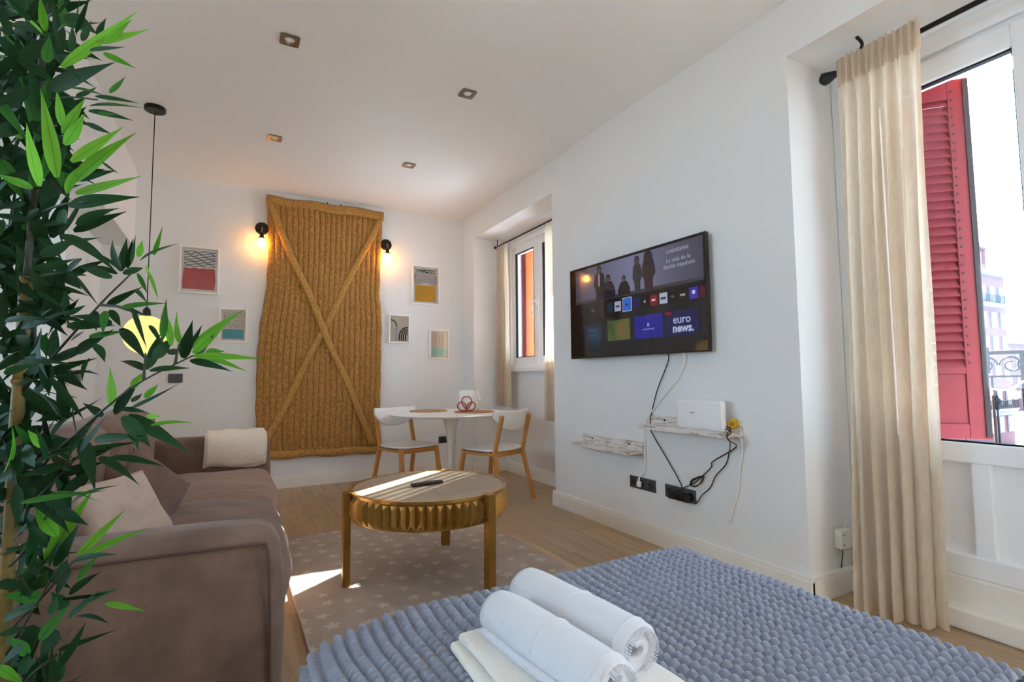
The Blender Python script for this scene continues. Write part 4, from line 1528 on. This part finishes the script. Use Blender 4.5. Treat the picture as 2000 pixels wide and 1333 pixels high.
s1 = socket_plate('anthracite socket plate with the white plug below the empty shelf', 2.385, 2.612, 0.300, 0.374, 3)
s2 = socket_plate('anthracite socket plate crowded with black plugs below the router', 2.078, 2.306, 0.297, 0.371, 3)
pl = thing('black_power_adapters', 'row of black plugs and adapters in the socket plate', 'plug', (XW-0.011, 2.17, 0.33))
for k, (y, l_) in enumerate(((0.052, 0.055), (-0.005, 0.05), (-0.055, 0.045))):
    MB().rbox((-0.02, y, -0.004), (0.036, l_, 0.046), 0.008, 3).build('adapter', 'black_plastic', pl, smooth=True)
MB().tube([(-0.022, -0.078, -0.008), (-0.022, -0.125, -0.012)], [0.009, 0.006], 8).build('plug_tail', 'black_plastic', pl, smooth=True)
wp = thing('white_plug', 'white antenna plug in the left socket plate', 'plug', (XW-0.010, 2.508, 0.335))
MB().rbox((-0.014, 0, 0.0), (0.026, 0.030, 0.036), 0.010, 3).build('plug_body', 'white_plastic', wp, smooth=True)
MB().tube([(-0.018, 0.0, 0.015), (-0.018, -0.008, 0.045)], [0.008, 0.004], 8).build('strain_relief', 'white_plastic', wp, smooth=True)


def cable(name, label, pts, r_, m_, cat='cable'):
    o = MB().tube(smooth_path(pts, 6), r_, 6).build(name, m_, None, smooth=True, fix=False)
    return tag(o, label, cat)


XC = XW-0.014
cable('power_cable', 'black cable from the television down behind the shelf to the sockets', [(2.22, 2.241, 1.15), (XC, 2.241, 1.10), (XC, 2.336, 0.925), (XC, 2.385, 0.80), (XC, 2.404, 0.74), (XC, 2.404, 0.68), (XC, 2.385, 0.645), (XC, 2.281, 0.524), (XC-0.005, 2.165, 0.385), (XC-0.03, 2.16, 0.350)], 0.0032, 'black')
cable('antenna_cable', 'white cable from the television to the left socket plate', [(2.22, 2.116, 1.15), (XC, 2.116, 1.10), (XC, 2.163, 1.001), (XC, 2.309, 0.865), (XC, 2.375, 0.802), (XC-0.002, 2.430, 0.735), (XC-0.002, 2.458, 0.66), (XC-0.002, 2.462, 0.55), (XC-0.004, 2.466, 0.43), (XC-0.015, 2.500, 0.38)], 0.0036, 'white_cable')
cable('router_power_cable', 'black cable looping from the router to the bundled tie', [(2.20, 1.806, 0.745), (XC-0.06, 1.78, 0.735), (XC-0.12, 1.752, 0.715), (XC-0.11, 1.752, 0.685), (XC, 1.80, 0.640), (XC, 1.945, 0.550), (XC, 1.960, 0.515), (XC, 2.057, 0.429), (XC, 2.10, 0.40), (XC-0.015, 2.15, 0.375)], 0.003, 'black')
cable('network_cable', 'black cable from the router to the right end plug', [(2.195, 1.808, 0.735), (XC-0.06, 1.775, 0.722), (XC-0.124, 1.748, 0.703), (XC-0.10, 1.752, 0.672), (XC, 1.842, 0.61), (XC, 1.864, 0.545), (XC, 1.932, 0.475), (XC, 1.968, 0.41), (XC, 2.025, 0.36), (XC-0.02, 2.040, 0.322)], 0.003, 'black')
cable('white_router_cable', 'white cable hanging loose from the router towards the skirting', [(2.20, 1.808, 0.725), (XC-0.06, 1.765, 0.710), (XC-0.03, 1.748, 0.69), (XC, 1.765, 0.62), (XC, 1.782, 0.54), (XC, 1.80, 0.42), (XC, 1.83, 0.33), (XC, 1.86, 0.25)], 0.004, 'white_cable')
ln = []
for k in range(34):
    a = k/33*2*PI*2.5
    ln.append((XC-0.002-0.001*(k % 3), 2.055+0.045*math.cos(a)+0.006*math.sin(a*2.3), 0.428-0.025*math.cos(a)+0.020*math.sin(a)+0.003*math.sin(k)))
cable('cable_bundle', 'tied loop of black cable above the right socket plate', ln, 0.0026, 'black')
yl = []
for k in range(30):
    a = k/29*2*PI*3
    yl.append((2.235-0.012*math.sin(a*1.3), 1.792+0.022*math.cos(a)*(1-0.01*k), 0.752+0.02*math.sin(a)+0.0006*k))
cable('yellow_network_cable', 'coiled yellow network cable behind the router', yl, 0.004, 'yellow_cable')
jb = thing('junction_box', 'small white socket box on the niche wall behind the curtain', 'junction box', (2.495, 1.45, 0.25))
MB().rbox((0, -0.018, 0), (0.075, 0.036, 0.085), 0.006, 3).build('box', 'socket_beige', jb, smooth=True)
for zz in (0.022, -0.024):
    MB().lathe([(0.005, 0), (0.005, 0.0015)], 10, mtx=Matrix.Translation((-0.02, -0.036, zz)) @ Matrix.Rotation(R(90), 4, 'X')).build('screw', 'brass', jb)
MB().tube(smooth_path([(0.0, -0.012, -0.04), (0.002, -0.015, -0.06), (0.004, -0.01, -0.09), (0.0, -0.006, -0.135)]), 0.0028, 6).build('wire', 'green_cable', jb, smooth=True)
MB().tube(smooth_path([(0.015, -0.012, 0.04), (0.022, -0.016, 0.055), (0.04, -0.012, 0.062), (0.055, -0.008, 0.07)]), 0.003, 6).build('wire', 'white_cable', jb, smooth=True)

# ================================================================== back wall
tm = thing('esparto_mat', 'large hanging woven esparto mat with crossed bands on the back wall', 'wall hanging', (0, 5.27, 0))
ZS = [2.709, 2.547, 2.111, 1.783, 1.525, 1.186, 0.792, 0.48, 0.296]
XLs = [0.258, 0.281, 0.291, 0.277, 0.238, 0.216, 0.219, 0.227, 0.247]
ZS2 = [2.715, 2.528, 2.168, 1.855, 1.572, 1.104, 0.758, 0.529, 0.266]
XRs = [1.350, 1.336, 1.324, 1.316, 1.340, 1.339, 1.337, 1.319, 1.316]


def ip(z, zs, xs):
    return float(np.interp(z, zs[::-1], xs[::-1]))


ZT_, ZB_ = 2.70, 0.282
NR = 21
rib_w = 1.0/NR


def warp(u, v):
    z = ZT_+(ZB_-ZT_)*v
    a, b = ip(z, ZS, XLs), ip(z, ZS2, XRs)
    return a+(b-a)*u, z


for k in range(NR):
    def fn(u, v, k=k):
        uu = (k+u*1.04-0.02)/NR
        x, z = warp(uu, v)
        bul = math.sqrt(max(0, 1-(2*u-1)**2))
        y = 0.008-0.020*bul-0.004*math.sin(v*9+k*0.5)-0.006*math.sin(uu*6+v*5)
        return (x+0.0025*math.sin(v*60+k*1.7), y, z)
    m = MB()
    m.grid(fn, 8, 70)
    m.build('woven_strip', 'esparto', tm, smooth=True, fix=False, solid=0.012)


def band(p0, p1, wd, y0, th=0.014, n=40, name='crossed_band'):
    p0, p1 = Vector(p0), Vector(p1)
    d = (p1-p0).normalized()
    nn = Vector((-d.y, d.x))

    def fn(u, v):
        q = p0.lerp(p1, v)+nn*(u-0.5)*wd
        q += nn*0.006*math.sin(v*17+p0.x*5)
        bul = math.sqrt(max(0, 1-(2*u-1)**2))
        return (q.x, y0-th*bul-0.006*math.sin(q.x*6+q.y*3), q.y)
    m = MB()
    m.grid(fn, 8, n)
    return m.build(name, 'esparto_band', tm, smooth=True, fix=False, solid=0.008)


band((0.275, 2.655), (1.275, 0.345), 0.058, -0.022)
band((1.320, 2.64), (0.262, 0.345), 0.058, -0.012)
band((0.258, 2.675), (1.352, 2.675), 0.085, -0.014, 0.016, name='top_band')
band((0.236, 0.315), (1.328, 0.300), 0.068, -0.014, 0.016, name='bottom_band')
for x, z in ((0.80, 2.728), (0.93, 2.728)):
    MB().tube([(x, 0.028, z), (x, -0.01, z), (x, -0.012, z+0.006)], 0.006, 6).build('hanging_nail', 'black', tm)


def picture(label, x0, x1, z0, z1, art):
    t = thing('framed_print', label, 'picture', ((x0+x1)/2, YB, (z0+z1)/2), 0, 'framed prints on the back wall')
    w_, h_ = x1-x0, z1-z0
    fb = 0.016
    for a, b in (((-w_/2, -h_/2), (-w_/2+fb, h_/2)), ((w_/2-fb, -h_/2), (w_/2, h_/2)), ((-w_/2+fb, -h_/2), (w_/2-fb, -h_/2+fb)), ((-w_/2+fb, h_/2-fb), (w_/2-fb, h_/2))):
        MB().b2((a[0], -0.024, a[1]), (b[0], 0, b[1])).build('frame_side', 'frame', t, bevel=0.002)
    pp = MB().b2((-w_/2+fb, -0.010, -h_/2+fb), (w_/2-fb, -0.004, h_/2-fb)).build('paper', 'paper_beige' if art in ('arch', 'aqua', 'dots') else 'paper', t)
    y = -0.0108
    iw, ih = w_-2*fb, h_-2*fb

    def blk(u0, u1, v0, v1, m_, yy=y):
        return MB().b2(((u0-0.5)*iw, yy, (v0-0.5)*ih), ((u1-0.5)*iw, yy+0.0006, (v1-0.5)*ih)).build('print_block', m_, pp)

    def line(pts, wd, m_):
        m = MB()
        q = [((a-0.5)*iw, y-0.0004, (b-0.5)*ih) for a, b in pts]
        m.tube(q, wd, 4)
        return m.build('print_line', m_, pp)
    rnd = random.Random(hash(art) % 1000 if False else len(art)*13)
    if art == 'red':
        tops = [(0.07+0.86*k/12, 0.545+0.012*math.sin(k*1.9)+rnd.uniform(-.006, .006)) for k in range(13)]
        poly = [((a-0.5)*iw, (b-0.5)*ih) for a, b in [(0.05, 0.06), (0.93, 0.06), (0.955, 0.3)] + tops[::-1] + [(0.04, 0.3)]]
        MB().prism(poly, 'y', y, y+0.0006).build('print_block', 'print_red', pp)
        for k in range(9):
            base = 0.585+k*0.042
            ptsn = []
            for i in range(12):
                ptsn.append((0.07+0.86*i/11, base+0.017*math.sin(i*1.35+k*2.1)+rnd.uniform(-0.008, 0.008)))
            line(ptsn, 0.0024, 'ink')
    elif art == 'ochre':
        tops = [(0.08+0.84*k/10, 0.49+0.02*abs(k-5)/5+rnd.uniform(-.006, .006)) for k in range(11)]
        poly = [((a-0.5)*iw, (b-0.5)*ih) for a, b in [(0.08, 0.05), (0.93, 0.05)] + tops[::-1]]
        MB().prism(poly, 'y', y, y+0.0006).build('print_block', 'print_ochre', pp)
        for k in range(8):
            r_ = 0.05+k*0.058
            ptsn = []
            for i in range(17):
                a = -0.25+(PI+0.5)*i/16
                ptsn.append((min(0.93, max(0.08, 0.5+r_*1.12*math.cos(a))), min(0.95, max(0.52, 0.575+r_*0.86*math.sin(a)))))
            line(ptsn, 0.0024, 'ink')
        for k in range(3):
            line([(0.08+0.04*i, 0.86+0.03*k+0.018*math.sin(i*0.3+k)) for i in range(22)], 0.0022, 'ink')
    elif art == 'dots':
        blk(0.07, 0.93, 0.06, 0.37, 'print_teal')
        m = MB()
        for k in range(330):
            a, b = rnd.uniform(0.08, 0.92), rnd.uniform(0.40, 0.94)
            m.b2(((a-0.5)*iw-0.0022, y-0.0004, (b-0.5)*ih-0.0014), ((a-0.5)*iw+0.0022, y, (b-0.5)*ih+0.0014))
        m.build('print_speckle', 'ink_grey', pp)['kind'] = 'stuff'
    elif art == 'arch':
        blk(0.28, 0.44, 0.05, 0.60, mat('pale_blue_print', '#b9c9d8', 0.7))
        for k in range(4):
            r_ = 0.46-k*0.11
            ptsn = [(0.97-r_, 0.05)]+[(0.97-r_*math.cos(a*PI/2/8), 0.22+r_*0.75*math.sin(a*PI/2/8)) for a in range(9)]
            line(ptsn, 0.006, 'ink')
        line([(0.05+0.30*math.sin(a*PI/2/8), 0.60+0.24*math.cos(a*PI/2/8)) for a in range(9)], 0.0055, 'ink')
    else:
        blk(0.08, 0.92, 0.06, 0.36, 'print_aqua')
        for k in range(5):
            line([(0.14+0.18*k, 0.40), (0.14+0.18*k+0.01, 0.93)], 0.0012, 'ink_grey')
    MB().b2((-w_/2+fb-0.002, -0.0165, -h_/2+fb-0.002), (w_/2-fb+0.002, -0.015, h_/2-fb+0.002)).build('pane', 'pane', t)
    return t


picture('framed print with black waves over a coral red field', -0.412, -0.106, 1.757, 2.175, 'red')
picture('small framed print with speckles over a teal field', -0.098, 0.128, 1.335, 1.644, 'dots')
picture('framed print with black arches over an ochre field', 1.665, 1.975, 1.782, 2.205, 'ochre')
picture('small framed print with bold black half arches', 1.424, 1.648, 1.364, 1.664, 'arch')
picture('small framed print with a pale aqua band at the bottom', 1.862, 2.080, 1.201, 1.520, 'aqua')


def sconce(label, x, z):
    t = thing('wall_sconce', label, 'wall lamp', (x, YB, z), 0, 'black bulb sconces beside the mat')
    MB().lathe([(0.058, 0), (0.058, 0.016), (0.052, 0.022), (0.0, 0.024)], 32, mtx=Matrix.Rotation(R(90), 4, 'X')).build('wall_plate', 'black', t, smooth=False)
    MB().tube(smooth_path([(0, -0.02, -0.005), (0, -0.065, -0.005), (-0.002, -0.082, -0.02), (-0.004, -0.085, -0.06)]), 0.0065, 8).build('arm', 'nickel', t, smooth=True)
    MB().lathe([(0.010, -0.055), (0.017, -0.060), (0.018, -0.095), (0.024, -0.104), (0.024, -0.110), (0.0, -0.110)], 20, (-0.004, -0.085, 0)).build('lamp_holder', 'black', t, smooth=True)
    MB().lathe([(0.012, -0.108), (0.016, -0.118), (0.032, -0.145), (0.033, -0.160), (0.024, -0.180), (0.002, -0.188)], 20, (-0.004, -0.085, 0)).build('bulb', 'bulb', t, smooth=True)
    return t


sconce('black wall sconce with glowing bulb left of the esparto mat', 0.228, 2.405)
sconce('black wall sconce with glowing bulb right of the esparto mat', 1.390, 2.385)


def wall_plate(label, loc, axis, wd, hh, n):
    t = thing('light_switch' if n < 3 else 'socket_plate', label, 'switch' if n < 3 else 'socket', loc)
    rz_ = {'y': 0, 'x': R(90)}[axis]
    t.rotation_euler = (0, 0, rz_)
    MB().rbox((0, -0.005, 0), (wd, 0.011, hh), 0.005, 2).build('plate', 'dark_plastic', t, smooth=True)
    for k in range(n):
        w1 = (wd-0.016)/n
        MB().rbox((-wd/2+0.008+(k+0.5)*w1, -0.012, 0), (w1-0.004, 0.005, hh-0.018), 0.002, 1).build('rocker', 'dark_recess' if n >= 3 else 'dark_plastic', t)
    return t


wall_plate('dark double light switch on the back wall above the sofa', (-0.408, YB, 1.018), 'y', 0.105, 0.078, 2)
wall_plate('dark socket strip low on the back wall behind the tulip table', (2.068, YB, 0.343), 'y', 0.19, 0.072, 3)
t = wall_plate('grey switch plate on the left wall stub', (-0.955, 4.72, 1.02), 'x', 0.14, 0.10, 2)
t = thing('thermostat', 'small white thermostat high on the left wall stub', 'thermostat', (-0.955, 4.88, 1.87), R(90))
MB().rbox((0, -0.012, 0), (0.11, 0.024, 0.075), 0.008, 3).build('housing', 'white_plastic', t, smooth=True)
MB().b2((-0.018, -0.026, -0.014), (0.022, -0.0245, 0.018)).build('display', 'dark_plastic', t)

# ================================================================== ceiling lamps
for lab, x, y in (('square nickel ceiling spotlight nearest the plant', 0.230, 2.829), ('square nickel ceiling spotlight nearest the television', 1.256, 2.873),
                  ('square nickel ceiling spotlight in front of the mat', 0.246, 4.076), ('square nickel ceiling spotlight above the dining corner', 1.264, 4.100)):
    t = thing('ceiling_spotlight', lab, 'ceiling light', (x, y, ZC), 0, 'square recessed ceiling spotlights')
    hw, ri = 0.047, 0.031
    N = 32
    m = MB()
    ring_o, ring_i = [], []
    for k in range(N):
        a = 2*PI*(k+0.5)/N
        q = 1/max(abs(math.cos(a)), abs(math.sin(a)))
        ring_o.append((hw*q*math.cos(a), hw*q*math.sin(a), -0.008))
        ring_i.append((ri*math.cos(a), ri*math.sin(a), -0.008))
    top = [(p[0], p[1], 0.0) for p in ring_o]
    inn = [(p[0]*0.92, p[1]*0.92, -0.001) for p in ring_i]
    m.add(ring_o+ring_i+top+inn, [(k, (k+1) % N, N+(k+1) % N, N+k) for k in range(N)] + [(k, (k+1) % N, 2*N+(k+1) % N, 2*N+k) for k in range(N)] + [(N+k, N+(k+1) % N, 3*N+(k+1) % N, 3*N+k) for k in range(N)])
    m.build('square_trim', 'nickel', t)
    MB().lathe([(0.029, -0.001), (0.024, -0.0035), (0.012, -0.006), (0.0, -0.0065)], 24).build('lamp_lens', 'lens', t, smooth=True)
pd = thing('pendant_lamp', 'glowing globe pendant lamp hanging behind the plant', 'pendant lamp', (-0.472, 3.968, ZC))
MB().lathe([(0.060, 0), (0.060, -0.022), (0.055, -0.026), (0.0, -0.026)], 32).build('ceiling_rose', 'black', pd)
GZ = 1.288-ZC
MB().tube([(0, 0, -0.02), (0, 0, GZ+0.13)], 0.0032, 6).build('cord', 'black', pd, smooth=True)
MB().lathe([(0.008, GZ+0.175), (0.020, GZ+0.16), (0.024, GZ+0.125), (0.03, GZ+0.112)], 20).build('lamp_cap', 'black', pd, smooth=True)
prof = [(0.122*math.sin(PI*k/20), GZ+0.122*math.cos(PI*k/20)) for k in range(21)]
MB().lathe(prof, 32).build('globe', 'globe', pd, smooth=True)


# ================================================================== artificial bamboo in the foreground
pb = thing('bamboo_plant', 'tall artificial bamboo plant with bright and dark leaves in the foreground', 'plant', (0, 0, 0))
rp = random.Random(11)


def leaf_shape(bend, twist, prof):
    m = MB()
    n = 9
    for i in range(n+1):
        v = i/n
        wd = 0.5*prof(v)
        z = -bend*v*v*1.0
        tw = twist*v
        for a, f in ((-1, 0.16), (0, 0.0), (1, 0.16)):
            x = a*wd
            m.v.append((x*math.cos(tw), v*(1-0.25*abs(bend)*v), z+f*wd*0.35+x*math.sin(tw)*0.3))
    for i in range(n):
        for j in range(2):
            a = i*3+j
            m.f.append((a, a+1, a+4, a+3))
    return m


pr1 = lambda v: 0.01 if v > 0.999 else max(0.02, math.sin(PI*min(1, v*0.97+0.03)**0.62)**1.15)
LEAVES = {}
for kind in ('leaf_dark', 'leaf_mid', 'leaf_light'):
    LEAVES[kind] = [leaf_shape(b, tw, pr1).mesh('leaf', kind, True, False) for b, tw in ((0.05, 0.1), (0.16, -0.2), (0.30, 0.25), (-0.10, 0.15))]


def leaf(b, t, wpx, kind, d0=None, d1=None, shape=None):
    """leaf from base to tip (photo positions) at its own distance from the camera"""
    d0 = d0 or rp.uniform(0.80, 1.0)
    d1 = d1 or d0+rp.uniform(-0.05, 0.05)
    p0, p1 = P(b[0], b[1], d0), P(t[0], t[1], d1)
    ax = p1-p0
    ax = ax*1.08
    L_ = ax.length
    y = ax.normalized()
    view = ((p0+p1)/2-Vector((0, 0, H))).normalized()
    nrm = -view + Vector((rp.uniform(-0.5, 0.5), rp.uniform(-0.5, 0.5), rp.uniform(0.1, 0.9)))
    nrm = (nrm-y*nrm.dot(y)).normalized()
    x = y.cross(nrm)
    w_ = wpx*d0/F_PX*0.86
    mt = Matrix(((x.x*w_, y.x*L_, nrm.x*L_, p0.x), (x.y*w_, y.y*L_, nrm.y*L_, p0.y), (x.z*w_, y.z*L_, nrm.z*L_, p0.z), (0, 0, 0, 1)))
    me = rp.choice(LEAVES['leaf_'+kind]) if shape is None else LEAVES['leaf_'+kind][shape]
    return inst('leaf', me, pb, mt)


D, MI, LI = 'dark', 'mid', 'light'
EXPL = [
 # top
 (120,131,263,27,22,LI),(186,82,281,64,16,LI),(205,85,255,38,14,LI),(202,104,261,131,14,LI),(176,98,256,101,16,D),(95,175,211,124,34,D),(82,66,28,2,20,LI),(88,60,80,-8,18,LI),
 (123,98,98,-6,16,D),(139,101,143,48,14,D),(148,64,175,-6,10,D),(47,95,-4,52,22,MI),(38,123,112,62,30,D),(90,122,98,70,22,MI),(150,70,152,-8,8,D),(112,66,128,30,14,D),
 (60,40,10,-6,16,D),(20,70,-6,10,20,D),(50,20,62,-10,14,D),(160,80,176,44,14,D),(150,55,190,38,6,D),(190,70,205,36,12,D),
 (186,189,269,199,14,D),(215,182,244,157,14,MI),(176,207,268,203,16,MI),(173,217,258,229,15,D),(167,241,218,261,14,D),(190,222,230,224,9,MI),(130,172,200,176,12,MI),(150,190,188,176,16,D),
 (90,293,38,152,26,MI),(112,347,88,190,32,LI),(120,246,112,178,18,LI),(123,262,163,194,22,LI),(126,283,172,222,24,LI),(139,316,241,252,24,LI),(145,356,241,258,28,LI),(148,378,282,347,20,LI),
 (132,378,150,314,20,LI),(76,364,44,250,28,LI),(41,272,-6,236,24,LI),(63,370,-6,338,22,LI),(135,402,252,378,30,D),(150,440,228,390,28,D),(144,452,240,414,24,D),(154,353,217,328,22,D),(200,318,228,340,10,D),
 (120,459,224,503,34,D),(96,486,190,462,26,D),(80,500,150,470,26,D),
 # middle left tuft
 (237,530,196,449,18,D),(237,530,247,466,18,D),(249,524,259,476,14,D),(256,515,262,462,8,D),(228,536,150,504,20,D),(160,506,103,549,16,D),(219,542,152,522,20,D),(168,539,72,534,10,D),(66,528,146,509,18,D),
 (240,535,285,520,16,D),(232,528,170,480,26,D),(270,502,278,470,14,LI),(274,510,328,470,6,MI),(300,498,315,458,10,LI),(286,526,313,584,8,LI),(268,534,291,577,10,MI),(284,522,300,536,16,LI),
 # hanging sprig
 (210,596,266,566,16,D),(262,566,284,580,10,D),(234,602,319,585,14,MI),(228,600,292,613,13,D),(186,608,190,646,18,D),(206,608,200,648,18,MI),(216,606,236,644,18,D),(174,658,242,647,14,MI),
 (236,642,282,692,24,D),(258,602,284,686,12,D),(292,636,316,664,12,D),(279,724,236,686,26,D),(284,722,324,650,24,D),(318,662,324,589,16,MI),(334,676,322,596,18,LI),(290,700,310,650,16,D),
 (105,640,160,578,20,D),(132,616,171,592,12,D),(100,700,110,640,22,D),(75,737,182,699,30,D),(111,739,176,722,16,D),(70,570,120,596,14,D),(186,672,205,704,24,D),(140,664,172,650,18,D),(30,714,132,690,20,D),(176,700,150,735,12,D),
 (60,690,100,650,22,D),(40,640,92,606,20,D),(10,628,70,612,18,D),(0,690,60,672,22,D),(20,660,-6,640,20,D),(8,730,70,706,20,D),(80,655,88,690,22,MI),(150,690,200,650,22,D),
 # right sprig
 (355,674,332,622,18,LI),(358,700,374,631,26,D),(368,686,394,634,12,D),(378,682,454,609,24,LI),(377,690,440,632,22,LI),(384,694,422,656,20,D),(377,696,511,699,18,LI),(393,698,476,715,14,LI),(371,705,454,717,20,D),
 (342,693,326,676,20,D),(292,725,369,713,16,D),(400,690,432,684,18,LI),(300,700,338,660,26,D),
 # lower right sprig
 (217,794,217,722,20,LI),(257,758,281,728,18,LI),(223,808,288,736,30,D),(248,804,360,759,22,D),(283,778,308,751,16,LI),(258,786,277,768,14,D),(295,832,377,813,14,LI),(285,815,316,812,12,LI),
 (251,812,360,874,30,D),(238,815,300,872,34,D),(201,813,165,789,18,D),(157,880,224,812,30,D),(135,882,173,816,24,D),(160,880,278,868,16,D),(210,896,312,896,20,D),(194,894,262,924,22,D),(163,902,196,934,20,D),
 (250,815,270,870,26,D),(232,800,300,800,14,D),(185,860,260,848,20,D),(180,890,240,872,18,D),(130,905,200,880,22,D),(120,930,190,900,24,D),
 (100,964,187,954,12,MI),(140,985,190,935,18,D),(90,900,75,840,22,D),(60,870,30,830,18,MI),
 # low
 (7,922,50,842,26,LI),(85,874,54,842,20,LI),(-6,940,76,888,26,D),(18,1007,48,957,22,LI),(41,983,187,955,14,MI),(111,1048,63,984,30,LI),(89,1096,170,968,28,LI),(152,1085,245,996,18,LI),(155,1093,275,1029,16,LI),
 (107,1107,160,1024,28,D),(137,1100,215,1072,18,D),(152,1133,186,1087,16,MI),(137,1163,204,1098,22,D),(110,1158,160,1105,24,D),(133,1207,197,1157,20,D),(205,1180,280,1192,14,LI),(148,1205,212,1202,16,D),(78,1252,130,1176,28,MI),
 (115,1270,203,1240,12,D),(0,1170,27,1120,28,LI),(-6,1302,46,1336,22,LI),(8,1210,56,1184,20,D),(48,1318,50,1268,26,D),(108,1336,106,1276,22,D),(118,1330,112,1270,22,D),(22,1162,60,1158,24,D),(60,1110,52,1018,26,D),(30,1080,90,1050,22,D),
 (90,1070,50,1018,22,D),(0,1080,60,1066,12,D),(20,1120,100,1106,10,MI),(70,1150,90,1120,30,D),(100,1200,110,1165,20,D),(0,1240,60,1225,16,D),(40,1290,70,1250,26,D),(130,1240,150,1225,10,D),(70,1330,120,1290,14,D),(160,1180,215,1150,16,MI),
]
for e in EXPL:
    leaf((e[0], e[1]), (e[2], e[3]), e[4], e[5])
# dense dark foliage round the canes
NF = 300-len(EXPL)
for k in range(NF):
    if k < NF*0.72:
        bx, by = rp.uniform(-20, 130), rp.uniform(-10, 560)
        if by > 420:
            bx = rp.uniform(-20, 100)
        a = rp.uniform(0, 2*PI)
        L_ = rp.uniform(60, 120)
        if bx > 60:
            a = rp.uniform(-1.9, 1.9)
            L_ *= 0.8
    else:
        bx, by = rp.uniform(-10, 130), rp.uniform(820, 1333)
        a = rp.uniform(0, 2*PI)
        L_ = rp.uniform(45, 85)
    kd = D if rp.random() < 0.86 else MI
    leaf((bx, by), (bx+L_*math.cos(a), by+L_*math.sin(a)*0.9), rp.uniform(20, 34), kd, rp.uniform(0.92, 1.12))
# the rest of the dense foliage: too many to pick apart
fol = MB()
shp = [leaf_shape(b, tw, pr1) for b, tw in ((0.05, 0.1), (0.2, -0.2), (-0.1, 0.2))]
for k in range(430):
    if k >= 260:
        bx, by = rp.gauss(50, 55), rp.uniform(520, 1000)
    elif k < 200:
        bx, by = rp.gauss(45, 45), rp.uniform(-30, 540)
    else:
        bx, by = rp.gauss(55, 40), rp.uniform(860, 1380)
    a, L_ = rp.uniform(0, 2*PI), rp.uniform(50, 110)
    d0 = rp.uniform(0.95, 1.2) if k < 200 else rp.uniform(0.88, 1.02)
    p0, p1 = P(bx, by, d0), P(bx+L_*math.cos(a), by+L_*math.sin(a), d0+rp.uniform(-0.06, 0.06))
    y = (p1-p0)
    L3 = y.length
    y.normalize()
    nrm = Vector((rp.uniform(-1, 1), rp.uniform(-1, 0.2), rp.uniform(0, 1)))
    nrm = (nrm-y*nrm.dot(y)).normalized()
    x = y.cross(nrm)
    w_ = rp.uniform(18, 30)*d0/F_PX
    src = rp.choice(shp)
    fol.add(src.v, src.f, Matrix(((x.x*w_, y.x*L3, nrm.x*L3, p0.x), (x.y*w_, y.y*L3, nrm.y*L3, p0.y), (x.z*w_, y.z*L3, nrm.z*L3, p0.z), (0, 0, 0, 1))))
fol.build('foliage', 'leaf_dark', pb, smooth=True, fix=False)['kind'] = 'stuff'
# canes and twigs


def twig(pts, r0, r1, m_='twig', name='twig'):
    q = smooth_path([P(a, b, d) for a, b, d in pts], 5)
    n = len(q)
    MB().tube(q, [r0+(r1-r0)*i/(n-1) for i in range(n)], 8).build(name, m_, pb, smooth=True, fix=False)


cane = [(52, 540, 0.95), (42, 700, 0.95), (30, 850, 0.95), (22, 1000, 0.95), (12, 1150, 0.95), (4, 1333, 0.95)]
q = [P(*c) for c in cane]
low = Vector((q[-1].x-0.01, q[-1].y+0.03, 0.30))
MB().tube(smooth_path(q+[low], 5), 0.0105, 12).build('cane', 'bamboo', pb, smooth=True, fix=False)
for c in ((39, 745), (26, 905), (17, 1075), (6, 1290)):
    p = P(c[0], c[1], 0.95)
    MB().tube([p+Vector((0, 0, 0.006)), p+Vector((0, 0, 0.001)), p-Vector((0, 0, 0.001)), p-Vector((0, 0, 0.006))], [0.0108, 0.0132, 0.0132, 0.0108], 12).build('cane_node', 'bamboo', pb, smooth=True)
MB().tube(smooth_path([P(60, 420, 1.02), P(64, 560, 1.02), P(66, 640, 1.02), P(60, 720, 1.02), P(40, 800, 0.97)], 5), 0.0045, 8).build('cane', 'twig', pb, smooth=True, fix=False)
MB().tube(smooth_path([P(90, -20, 1.0), P(80, 160, 1.0), P(70, 330, 1.0), P(52, 545, 0.95)], 5), 0.006, 8).build('cane', 'twig', pb, smooth=True, fix=False)
for pts in ([(40, 770, .95), (129, 668, .92), (200, 590, .90), (255, 536, .88)], [(30, 930, .95), (110, 880, .92), (215, 790, .88), (281, 743, .86), (377, 695, .85)], [(195, 596, .90), (236, 600, .88), (262, 612, .88)],
            [(20, 1010, .95), (70, 975, .92), (150, 895, .9)], [(14, 1110, .95), (45, 1080, .92), (90, 1010, .9), (110, 960, .9)], [(6, 1290, .95), (60, 1200, .92), (120, 1100, .9)], [(10, 1240, .95), (80, 1170, .92), (150, 1090, .9)],
            [(281, 743, .86), (282, 720, .86), (284, 690, .86)], [(342, 712, .855), (346, 690, .855), (350, 672, .855)], [(60, 330, 1.0), (110, 300, .95), (140, 240, .92)], [(70, 420, 1.0), (120, 400, .95), (170, 395, .92)], [(80, 200, 1.0), (130, 190, .95), (190, 195, .92)],
            [(85, 120, 1.0), (130, 110, .95), (180, 95, .92)], [(110, 1280, .92), (60, 1320, .92), (30, 1360, .92)], [(0, 640, .98), (24, 560, .98)]):
    twig(pts, 0.0026, 0.0012)
pbase = low.copy()
MB().lathe([(0.10, 0.0), (0.115, 0.01), (0.145, 0.27), (0.150, 0.28), (0.135, 0.285), (0.130, 0.25), (0.0, 0.245)], 36, (pbase.x+0.02, pbase.y+0.01, 0.011)).build('pot', 'pot', pb, smooth=True)
MB().lathe([(0.128, 0.252), (0.09, 0.268), (0.0, 0.272)], 24, (pbase.x+0.02, pbase.y+0.01, 0.011)).build('moss', 'soil', pb, smooth=True)
